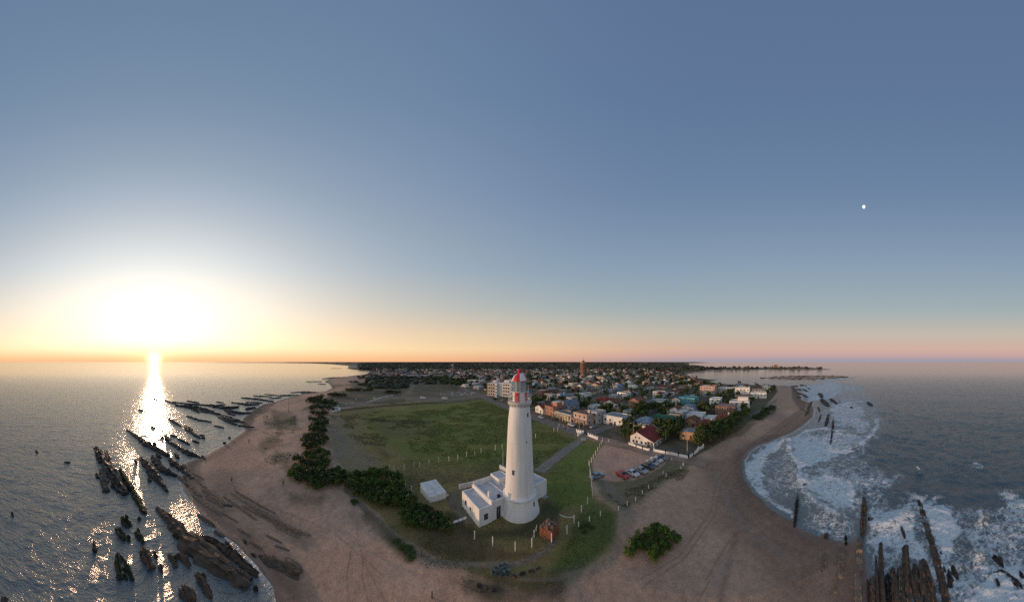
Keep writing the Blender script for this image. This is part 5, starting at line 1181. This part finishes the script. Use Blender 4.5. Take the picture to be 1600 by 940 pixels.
hp(981,651, 7,6,3.0,'white','grey','flat','small white house behind the side street trees', WQ)
hp(1033,664, 15,7,3.0,'cream','green','hip','long cream building with a green hip roof', WQ)
hp(1053,661, 6,6,4.3,'cream','grey','flat','tall plain cream wall block at the end of the green-roofed building', WQ)
hp(1064,655, 6,6,4.0,'blue','white','flat','pale blue block beside the plain cream block', WQ)
hp(906,662.5, 9.5,8,5.2,'pink','orange','flat','pink two-storey house with an arcade at the main road corner', WQ, arcade=True, chim=True)
hp(925,661, 7,7,5.8,'grey','white','flat','tall grey house attached behind the pink arcaded house', WQ)
hp(879,655.5, 14,7,3.3,'cream','grey','flat','long low cream house with an arcade along the main road', WQ, arcade=True)
hp(880,645, 10,9,5.4,'lilac','blue-grey','gable','lilac two-storey house with a grey gable roof behind the low arcade', WQ)
hp(858,648.5, 8,8,5.0,'salmon','red','flat','salmon two-storey house with a white upper band on the main road', WQ, extra='penthouse')
hp(842,645, 8,7,3.2,'white','red','gable','small white house with red gable roof at the left end of the road row', WQ)
hp(889,633, 6,6,5.5,'grey','white','flat','narrow grey-green tower-like house behind the lilac house', WQ)
hp(868,637, 9,8,3.6,'white','orange','hip','white house under an orange-brown hip roof behind the salmon house', WQ)
hp(952,637, 9,9,3.4,'white','brown','gable','white house with brown gable roof deep among the trees', WQ)
hp(938,632, 12,9,3.2,'pink','red','hip','wide red-roofed pink house in the middle of the near blocks', WQ)
hp(1085,657, 9,8,3.0,'white','white','flat','white house with a flat white roof between the vault and the brick block', WQ)
hp(1073,650, 10,9,3.4,'white','blue-grey','vault','white hall under a blue-grey barrel vault roof', WQ)
hp(1053,650, 9,8,3.2,'white','orange','gable','white house with an orange gable roof beside the vaulted hall', WQ)
hp(1073,634, 12,9,5.8,'turquoise','turquoise','flat','bright turquoise two-storey house', WQ)
hp(1056,634, 6,7,4.5,'white','blue-grey','gable','narrow white house left of the bright turquoise house', WQ)
hp(1117,634, 8,8,5.0,'white','white','flat','white two-storey house with small dark windows above the brick block', WQ)
hp(1105,615.5, 15,10,7.5,'pink','white','flat','tall pale pink block with a red-brown end', WQ)
hp(1113,615, 6,10,7.6,'salmon','orange','flat','red-brown tower house joined to the pale pink block', WQ)
hp(1135,613, 18,10,4.6,'white','white','flat','long white terrace right of the pale pink block', WQ)
hp(1161,627, 11,10,4.2,'salmon','orange','flat','red-brown lower house before the tall white one', WQ)
hp(1160,620, 13,9,8.0,'white','white','flat','tall white house above the red-brown one near the sea', WQ, extra='tank')
hp(1185,622, 14,9,4.4,'white','white','flat','low white house with a brick end close to the eastern beach', WQ)
hp(1184,613, 12,9,4.2,'cream','orange','hip','cream house with an orange-brown hip roof near the eastern point', WQ)
hp(1197,612, 9,10,5.5,'white','grey','gable','white gabled house last before the eastern point', WQ)
hp(990,639, 8,8,5.4,'salmon','orange','gable','reddish two-storey gabled house standing above the near trees', WQ)
hp(1027,633, 12,8,3.2,'white','grey','flat','white flat-roofed house behind the near tree clump', WQ)
hp(1010,638, 8,8,3.2,'grey','grey','gable','grey gabled house among trees in the near blocks', WQ)
hp(925,642, 8,8,3.0,'white','white','flat','small white house in the block behind the corner', WQ)
# --- apartment block
ap = G(779, 619.5); ao = empty('apartment_block', (ap.x+3, ap.y+6, 0), ROT-pi/2+.62, 'white four-storey apartment block with balconies at the road bend', 'building')
placed.append((ap.x, ap.y, 20))
MB().box(-12,-2,-6,6,-.5,11.6).build('wall', WALL['white'], ao); MB().box(-1.99,12,-4,7,-.5,12.2).build('wall', WALL['white'], ao); MB().box(-9,-5,-2,4,11.6,14.2).build('stair_tower', WALL['white'], ao); MB().box(2,7,0,5,12.2,14.6).build('stair_tower', WALL['white'], ao)
MB().box(-12.2,-1.9,-6.2,6.2,11.6,11.85).build('roof', ROOF['white'], ao); MB().box(-2.1,12.2,-4.2,7.2,12.2,12.4).build('roof', ROOF['white'], ao)
for s_ in range(4):
    z = .4+s_*2.95
    for x0, x1, y in ((-12,-2.5,-6.0),(2.5,11.8,-4.0)):
        sl = MB().box(x0,x1,y-1.5,y+.0,z-.15,z+.05).build('balcony', WALL['white'], ao); MB().box(x0,x1,y-1.52,y-1.42,z+.05,z+.95).build('parapet', WALL['pink'] if x0 < -5 else WALL['white'], sl)
        for i in range(3): a = ob('window', hb_win, ao, (x0+1.6+i*(x1-x0-2)/3, y, z+1.25), (1.5,1,1.3)); ob('pane', hb_pane, a)
    for i in range(3): a = ob('window', hb_win, ao, (-12, -4+i*4, z+1.4), (1.3,1,1.1), -pi/2); ob('pane', hb_pane, a)
# --- tall brick tower far in the town
tw = G(911.5, 586); to = empty('brick_tower', (tw.x, tw.y, tw.z), 0, 'tall round red brick tower rising over the middle of the town', 'tower'); R_ = 7.2; Ht = 31.2
placed.append((tw.x, tw.y, 12))
MB().lathe([(R_,-1),(R_,Ht),(R_-.5,Ht),(R_-.5,Ht-.4),(0,Ht-.4)], 40).build('wall', WALL['salmon'], to)
for k in range(12):
    a = 2*pi*k/12; c, s = math.cos(a), math.sin(a); MB().bar(((R_+.15)*c,(R_+.15)*s,-1), ((R_+.15)*c,(R_+.15)*s,Ht-2), .8).build('pilaster', WALL['brick'], to)
for z in (8,16,24,29.5): MB().lathe([(R_,z),(R_+.75,z+.1),(R_+.75,z+.7),(R_,z+.8)], 40).build('ring_band', WALL['cream'] if z > 29 else WALL['brick'], to)
MB().box(-2.2,2.2,-2,2,Ht-.4,Ht+3.4).build('machine_room', WALL['brick'], to)
MB().bar((0,0,Ht+3),(0,0,Ht+10),.35).build('antenna', M['dark'], to); MB().box(-.9,.9,-.2,.2,Ht+5.5,Ht+6.2).build('aerial', M['redpaint'], to)
wt = G(707.5, 579); wo_ = empty('water_tower', (wt.x,wt.y,wt.z), 0, 'small pale water tower standing above the distant trees left of the lighthouse', 'tower'); MB().lathe([(1.6,-1),(1.5,14),(3.6,16.5),(4.4,18),(4.4,22.5),(3.5,23.6),(0,24)], 16).build('tank', WALL['lilac'], wo_); MB().box(-.8,.8,-1.7,-1.5,0,2.2).build('door', M['dark'], wo_)

# --- the rest of the town: lots along the streets
rt = random.Random(21)
TOWN = np.array([ray(*p) for p in [(757,627),(800,637),(838,648),(905,671),(940,690),(985,694),(1060,705),(1085,703),(1108,688),(1150,662),(1165,650),(1180,634),(1200,619),(1207,607),(1212,603),(1180,602.5),(1140,602),(1112,599.5),(1096,598),(1104,593.4),(1085,592),(1068,586),(1050,580.5),(1000,577.5),(900,576.6),(800,577),(640,577.6),(585,580),(610,584),(640,585),(690,589),(735,596),(750,604),(740,612)]])
LEFT = np.array([ray(*p) for p in [(575,581.5),(640,578),(800,576),(800,600),(750,603),(735,596),(690,592),(640,588),(590,588)]])
lots = []
for v0 in range(-60, 1500, 62):
    for row, vv in ((0, 15), (1, 46)):
        u = -700
        while u < 900:
            u += rt.uniform(10.5, 15.5); v = v0+vv+rt.uniform(-4,4)
            if abs((u % 70)) < 8 and v < 420: continue
            x, y = TP(u, v)
            if u < 12 and u > -6: continue
            lots.append((x, y, u, v, v0, row))
LP = np.array([(a[0], a[1]) for a in lots]); inT = poly_sd(LP, TOWN) > 7; offc = poly_sd(LP, coast) > 26
cand = []
for k, a in enumerate(lots):
    if not (inT[k] and offc[k]): continue
    x, y = a[0], a[1]; D_0 = math.hypot(x, y); azp = HX+K*math.atan2(x, y)
    if D_0 > 1000: continue
    if azp < 752 and rt.random() < .55: continue
    if rt.random() < .10+.12*(D_0 > 500): continue
    if any((x-p[0])**2+(y-p[1])**2 < (p[2]+6.5)**2 for p in placed): continue
    cand.append((D_0, a))
cand.sort(key=lambda t: t[0])
wcs = ['white']*9+['cream']*4+['grey']*5+['pink']*3+['ochre']+['brick']*3+['blue']+['salmon']+['lilac']*2
rcs = {'flat': ['white','grey','grey','grey','brown','blue-grey'], 'gable': ['red','orange','brown','grey','blue-grey','brown','grey'], 'hip': ['red','orange','brown','grey']}
cnt = {}; yards = []
def spec():
    kd = rt.choice(['flat','flat','flat','gable','gable','hip']); return kd, rt.choice(wcs), rt.choice(rcs[kd])
NB = 300-len(placed)
rest = []
for k, (D_0, a) in enumerate(cand):
    x, y, u, v, v0, row = a; kd, wc, rc = spec(); st = 2 if rt.random() < (.22) else 1
    w, d, h = rt.choice([6,7,8,9,10]), rt.choice([5,6,7,8,9]), (5.0 if st == 2 else rt.choice([2.5,3,3]))
    rz = ROT+rt.choice([0,-pi/2,-pi/2,pi])+rt.uniform(-.04,.04); placed.append((x, y, max(w,d)*.62))
    if k < NB:
        key = (v0, row, wc, rc, kd); cnt[key] = cnt.get(key, 0)+1; rk = (v0//62)*2+row+3
        kd_w = {'flat':'flat-roofed','gable':'gabled','hip':'hip-roofed'}[kd]; cnt[(v0,row)] = cnt.get((v0,row),0)+1
        lb = f"{'two-storey ' if st == 2 else ''}{wc} {kd_w} house with {rc} roof, {nth(cnt[(v0,row)]-1)} in the {nth(max(0,rk-2))} row inland from the beach"
        house(x, y, H1(x, y)-.05, rz, w, d, h, wc, rc, kd, lb, detail=1, chim=rt.random() < .35, arcade=False, extra='tank' if rt.random() < .2 and kd == 'flat' else None, pitch=rt.choice([.35,.5]))
    else: rest.append((x, y, rz, w, d, h, wc, rc, kd))
# distant houses too small to tell apart
def joined(name, items, mset):
    mats = list(mset.values()); ix = {k: i for i, k in enumerate(mset)}; V = []; F = []; MI = []
    for mb, mk, x, y, z, rz in items:
        n = len(V); c, s = math.cos(rz), math.sin(rz); V += [(x+a*c-b_*s, y+a*s+b_*c, z+z_) for a, b_, z_ in mb.v]; F += [tuple(n+i for i in f) for f in mb.f]; MI += [ix[mk]]*len(mb.f)
    o = mesh_obj(name, V, F, None, mats=mats, idx=MI); o['kind'] = 'stuff'; return o
items = []; allm = {**{'w_'+k: v for k, v in WALL.items()}, **{'r_'+k: v for k, v in ROOF.items()}, 'glass': M['glass']}
for x, y, rz, w, d, h, wc, rc, kd in rest:
    z = H1(x, y)
    items.append((MB().box(-w/2,w/2,-d/2,d/2,-.5,h), 'w_'+wc, x, y, z, rz))
    items.append(((MB().box(-w/2-.1,w/2+.1,-d/2-.1,d/2+.1,h,h+.2) if kd == 'flat' else roof_mb(kd, w, d, h)), 'r_'+rc, x, y, z, rz))
    wm2 = MB()
    for xx in (-w*.3, w*.28): wm2.box(xx-.6, xx+.6, -d/2-.05, -d/2+.02, 1, 2.2); 
    wm2.box(-w/2-.05, -w/2+.02, -.7, .7, 1, 2.2); items.append((wm2, 'glass', x, y, z, rz))
# scattered houses left of the apartments and on the far spit
for _ in range(330):
    px, py = rt.uniform(572,790), 577.5+rt.random()**1.3*13
    x, y = ray(px, py)
    if poly_sd(np.array([(x,y)]), coast)[0] < 30: continue
    w, d = rt.uniform(7,13), rt.uniform(7,11); h = rt.choice([3,3,5.5]); rz = ROT+rt.uniform(-.5,.5); kd, wc, rc = spec(); z = H1(x,y); placed.append((x,y,w*.62))
    items.append((MB().box(-w/2,w/2,-d/2,d/2,-.5,h), 'w_'+wc, x, y, z, rz)); items.append(((MB().box(-w/2-.1,w/2+.1,-d/2-.1,d/2+.1,h,h+.2) if kd == 'flat' else roof_mb(kd, w, d, h)), 'r_'+rc, x, y, z, rz))
for px, py, w, d, h, wc in ((1205,573.9,40,16,9,'grey'),(1212,573.9,22,18,15,'brick'),(1219,573.9,30,16,10,'grey'),(1240,574.4,60,18,6,'grey'),(1255,574.8,30,14,6,'brick'),(1192,574.3,40,14,6,'grey'),(553,573.6,30,14,8,'white'),(560,574.2,26,14,8,'cream'),(547,573.4,22,12,7,'white'),(641,588.4,14,9,3.5,'white'),(662,588.0,34,9,3.4,'white'),(652,588.6,16,9,3.2,'white')):
    p = G(px, py); items.append((MB().box(-w/2,w/2,-d/2,d/2,-1.5,h), 'w_'+wc, p.x, p.y, p.z, .3)); items.append((MB().box(-w/2-.1,w/2+.1,-d/2-.1,d/2+.1,h,h+.3), 'r_white', p.x, p.y, p.z, .3))
joined('distant_houses', items, allm)
# hand-placed pale houses near the vegetated lots left of the apartments
for i, (px, py, w, h, wc, lb) in enumerate(((713,592.5,14,3.5,'white','pale low house alone in the greenery left of the apartment block'),(739,596.5,18,3.2,'white','long pale shed-like house just left of the apartment block'),(728,604,9,3,'white','small white house at the edge of the bushes left of the apartments'),(742,603,14,4,'grey','grey house between the bushes and the apartments'),(751,599,12,4.5,'cream','cream house touching the left end of the apartments'),(748,607,10,3.2,'lilac','low lilac house before the apartments'))):
    p = G(px, py); placed.append((p.x,p.y,w*.6)); house(p.x, p.y, p.z, ROT-pi/2+.4, w, 9, h, wc, 'white', 'flat', lb, detail=1)

# ---------------------------------------------------------------- trees of the town
TC = {'d': [crown_mesh('crown', 420, 3.0, 2.8, 4.2, .42, 9, M['lf_dark'], 40+i, 1.3) for i in range(4)],
      'm': [crown_mesh('crown', 420, 2.8, 3.0, 3.8, .40, 8, M['lf_mid'], 50+i, 1.2) for i in range(3)],
      'p': [crown_mesh('crown', 380, 1.7, 1.7, 8.0, .40, 8, M['lf_dark'], 60+i, 1.5) for i in range(2)]}
TT = [stem_mesh(4.2, .16, 4, .5, 5), stem_mesh(3.6, .13, 5, .6, 6)]
tn = 0; tree_pts = []
def tree(x, y, s, k, label, group='trees among the houses'):
    plant('tree', rt.choice(TC[k]), rt.choice(TT), x, y, H1(x, y), s, rt.uniform(0,6.28), label, 'tree', group, 1.0, 'crown'); tree_pts.append((x, y))
# near masses, by hand
masses = [('behind the long white garden wall by the beach', 'd', [(1093,699,1.0),(1100,696,1.1),(1106,694,1.0),(1112,692,1.1),(1119,688,1.1),(1126,684,1.1),(1132,680,1.0),(1139,676,1.1),(1146,672,1.1),(1152,667,1.0),(1098,688,1.2),(1107,685,1.2),(1116,681,1.2),(1124,676,1.2),(1132,671,1.1),(1141,667,1.1),(1148,661,1.1),(1155,659,1.0),(1161,655,1.1),(1166,650,1.0)]),
          ('behind the red gable house', 'd', [(1036,690,1.0),(1044,688,1.1),(1052,685,1.1),(1058,682,1.1),(1063,678,1.0),(1046,678,1.2),(1054,674,1.2),(1036,678,1.1),(1028,673,1.1),(1040,670,1.1),(1062,668,1.0)]),
          ('on the rough lot beside the side street', 'd', [(982,676,.9),(988,673,.9),(976,683,.8),(983,687,.8),(971,677,.7),(993,677,.8),(978,670,.9),(986,666,.9)]),
          ('among the side street houses', 'd', [(936,651,1.1),(943,648,1.2),(941,655,1.0),(987,660,1.0),(993,654,1.2),(999,650,1.2),(1006,647,1.1),(994,645,1.2),(1013,645,1.1),(1020,642,1.1),(1004,641,1.2),(1033,641,1.1),(1041,639,1.1),(975,646,1.1),(968,642,1.0),(1046,643,1.1),(893,643,1.0),(900,641,1.1),(917,640,1.0),(833,637,1.1),(838,633,1.2),(845,632,1.2),(832,630,1.2),(851,628,1.0),(898,652,.9),(873,648,.8),(1094,647,1.2),(1102,644,1.2),(1088,641,1.1),(1108,648,1.1),(1126,626,1.1),(1133,628,1.2),(1128,631,1.1),(1203,611,1.2),(1206,614,1.2),(1209,610,1.1),(1199,616,1.0),(1120,643,1.0),(1143,631,1.0),(1175,630,.9),(1168,638,1.0),(1163,645,1.0)]),
          ('in the thicket left of the apartment block', 'd', [(690,601,1.5),(698,603,1.4),(706,605,1.5),(714,606,1.4),(720,605,1.5),(724,600,1.5),(716,599,1.6),(707,598,1.6),(698,596,1.6),(689,594,1.6),(730,597,1.5),(735,606,1.2),(674,592,1.5),(681,597,1.5),(668,597,1.3),(660,594,1.3),(736,591,1.6),(726,592,1.6)])]
for wh, k, L__ in masses:
    for i, (px, py, s) in enumerate(L__):
        p = G(px, py); kk = k if rt.random() < .75 else 'm'; tree(p.x, p.y, s, kk, f'dark leafy tree, {nth(i)} {wh}')
for px, py, lb in ((975.5,691.5,'narrow dark conifer on the road verge left of the red gable house'),(1028,645,'thin conifer rising between the near houses')):
    p = G(px, py); tree(p.x, p.y, .62, 'p', lb)
PL = np.array([(p[0], p[1]) for p in placed]); PRr = np.array([p[2] for p in placed])
tc_ = []
def try_trees(n, poly, smin, smax, lim, avoid=True):
    lo, hi = poly.min(0), poly.max(0); out = []
    while len(out) < n:
        P_ = np.stack([np.array([rt.uniform(lo[0],hi[0]) for _ in range(400)]), np.array([rt.uniform(lo[1],hi[1]) for _ in range(400)])], 1)
        P_ = P_[(poly_sd(P_, poly) > 2) & (poly_sd(P_, coast) > 24)]
        for q in P_:
            if avoid and (((PL-q)**2).sum(1) < (PRr*.9+2)**2).any(): continue
            D_0 = math.hypot(*q)
            if D_0 > lim or rt.random() > 1: continue
            out.append((D_0, q[0], q[1], rt.uniform(smin, smax)))
            if len(out) >= n: break
    return out
T1 = try_trees(1600, TOWN, .6, 1.3, 1000)
T1.sort(); nearT = [t for t in T1 if t[0] > 105][:190]; farT = T1[190:]
for i, (D_0, x, y, s) in enumerate(nearT):
    k = rt.choice('dddmp' if s < 1 else 'ddm')
    j = min(range(len(placed)), key=lambda j_: (placed[j_][0]-x)**2+(placed[j_][1]-y)**2)
    u_ = (Vector((x,y,0))-J).dot(tb); v_ = -(Vector((x,y,0))-J).dot(ta)
    tree(x, y, s*(.8 if k == 'p' else .9), k, f"{'slim pointed' if k == 'p' else ('broad' if s > 1 else 'small round')} {'bright' if k == 'm' else 'dark'} tree in the town gardens, {nth(i)} nearest to the lighthouse"[:110])
def lowcrown(r, seed, n=2):
    bm = bmesh.new(); bmesh.ops.create_icosphere(bm, subdivisions=n-1, radius=1); rg = random.Random(seed)
    for v_ in bm.verts: v_.co *= rg.uniform(.7,1.2); v_.co.z = v_.co.z*.9+.8
    V = [tuple(v_.co) for v_ in bm.verts]; F = [tuple(q.index for q in f.verts) for f in bm.faces]; bm.free(); mb = MB(); mb.v = V; mb.f = F; return mb
lc = [lowcrown(1, i) for i in range(8)]; lc3 = [lowcrown(1, 20+i, 3) for i in range(6)]
M['far_leaf'] = mat('distant_foliage', (.070,.085,.038), .9, .5, .25, 0, objvar=0, island=True, spec=.1); M['far_leaf_hazed'] = mat('distant_forest', (.085,.090,.066), .95, .4, .02, 0, island=True, spec=.05)  # distant_forest tone is lightened: far haze put into the leaf colour
V = []; F = []
def mass(name, pts, tmpl, m):
    """pts: x, y, z, radius, height scale; one joined mesh, built with numpy"""
    tv = [np.array(t.v) for t in tmpl]; tf = [np.array(t.f) for t in tmpl]; r = np.random.RandomState(5); Vs = []; Fs = []; n = 0
    for x, y, z, s, hs_ in pts:
        k = r.randint(len(tmpl)); a = r.uniform(0, 6.28); c, s_ = math.cos(a), math.sin(a); v_ = tv[k]
        Vs.append(np.stack([x+(v_[:,0]*c-v_[:,1]*s_)*s, y+(v_[:,0]*s_+v_[:,1]*c)*s, z+v_[:,2]*hs_], 1)); Fs.append(tf[k]+n); n += len(v_)
    Vv = np.concatenate(Vs); Ff = np.concatenate(Fs); q = len(Ff)
    me = bpy.data.meshes.new(name); me.vertices.add(len(Vv)); me.vertices.foreach_set('co', Vv.ravel()); me.loops.add(3*q); me.loops.foreach_set('vertex_index', Ff.ravel().astype(np.int32))
    me.polygons.add(q); me.polygons.foreach_set('loop_start', np.arange(0,3*q,3,dtype=np.int32)); me.polygons.foreach_set('loop_total', np.full(q,3,np.int32)); me.update(calc_edges=True); me.materials.append(m)
    o = bpy.data.objects.new(name, me); COL.objects.link(o); o['kind'] = 'stuff'; return o
mass('town_foliage', [(x, y, H1(x,y)-.3, s*rt.uniform(2.0,3.2), s*rt.uniform(2.2,3.6)) for D_0, x, y, s in farT], lc3, M['far_leaf'])
# distant forest and scrub
rn = np.random.RandomState(9)
def forest(pxr, pyr, n, power=1.0):
    px = rn.uniform(*pxr, n); py = pyr[0]+(pyr[1]-pyr[0])*rn.uniform(0,1,n)**power
    x = (EYE*K/(py-HY))*np.sin((px-HX)/K); y = (EYE*K/(py-HY))*np.cos((px-HX)/K); return np.stack([x,y],1)
P1 = np.concatenate([forest((560,1068),(566.6,577.5),7500,1.2), forest((560,830),(576,592),1700,.8), forest((1040,1100),(571.5,579.5),900), forest((1100,1262),(574.4,577.6),110), forest((1275,1300),(575,577),10), forest((830,1060),(576,582),450), forest((440,560),(566.4,567.4),60), forest((572,640),(583,607),230), forest((640,755),(588,600),200)])
sdp = poly_sd(P1, coast); P1 = P1[sdp > np.where(np.hypot(P1[:,0],P1[:,1]) > 800, 25, 40)]; Rp = np.hypot(P1[:,0], P1[:,1])
bad = np.array([(((PL-q)**2).sum(1) < (PRr+1)**2).any() if r_ < 1000 else False for q, r_ in zip(P1, Rp)]); P1 = P1[~bad]; Rp = Rp[~bad]
zz = height(P1[:,0], P1[:,1]); sz_ = np.where(Rp > 1400, rn.uniform(12,26,len(P1)), np.where(Rp > 850, rn.uniform(5,9,len(P1)), rn.uniform(2.4,4.2,len(P1)))); hh_ = np.where(Rp > 850, rn.uniform(3.6,7.5,len(P1)), rn.uniform(1.6,3.2,len(P1)))
mass('distant_forest', [(a[0], a[1], z-.5, s, h) for a, z, s, h in zip(P1, zz, sz_, hh_)], lc, M['far_leaf_hazed'])
# scrub on the island and the dark cape
P2 = forest((1186,1325),(586.8,592.6), 170); P2 = P2[poly_sd(P2, isle) > 3]; z2 = height(P2[:,0], P2[:,1]); mass('island_scrub', [(a[0],a[1],z-.4,rn.uniform(1.5,4.5),rn.uniform(.4,1.0)) for a, z in zip(P2, z2)], lc, M['far_leaf_hazed'])
# street lighting poles
pole_me = part_mesh(MB().lathe([(.13,-.3),(.10,4),(.07,8.2),(0,8.25)], 6), M['concrete'], 'pole'); arm_me = part_mesh(MB().bar((0,0,7.9),(1.5,0,8.2),.09).box(1.3,1.9,-.13,.13,8.12,8.26), M['steel'], 'lamp_arm')
for i, (u, v) in enumerate([(4.6,8),(4.6,36),(4.6,64),(4.6,92),(4.6,120),(30,4.2),(62,4.2),(94,4.2),(4.4,-22),(4.4,-44),(30,66),(70,66),(104,66),(36,128),(76,128),(112,128)]):
    x, y = TP(u, v); o = empty('street_lamp', (x,y,0), ROT+(pi if u < 5 else pi/2), f"grey street lamp, {nth(i)} of those along the near streets", 'street lamp', 'street lamps in the town'); ob('pole', pole_me, o); ob('lamp_arm', arm_me, o)
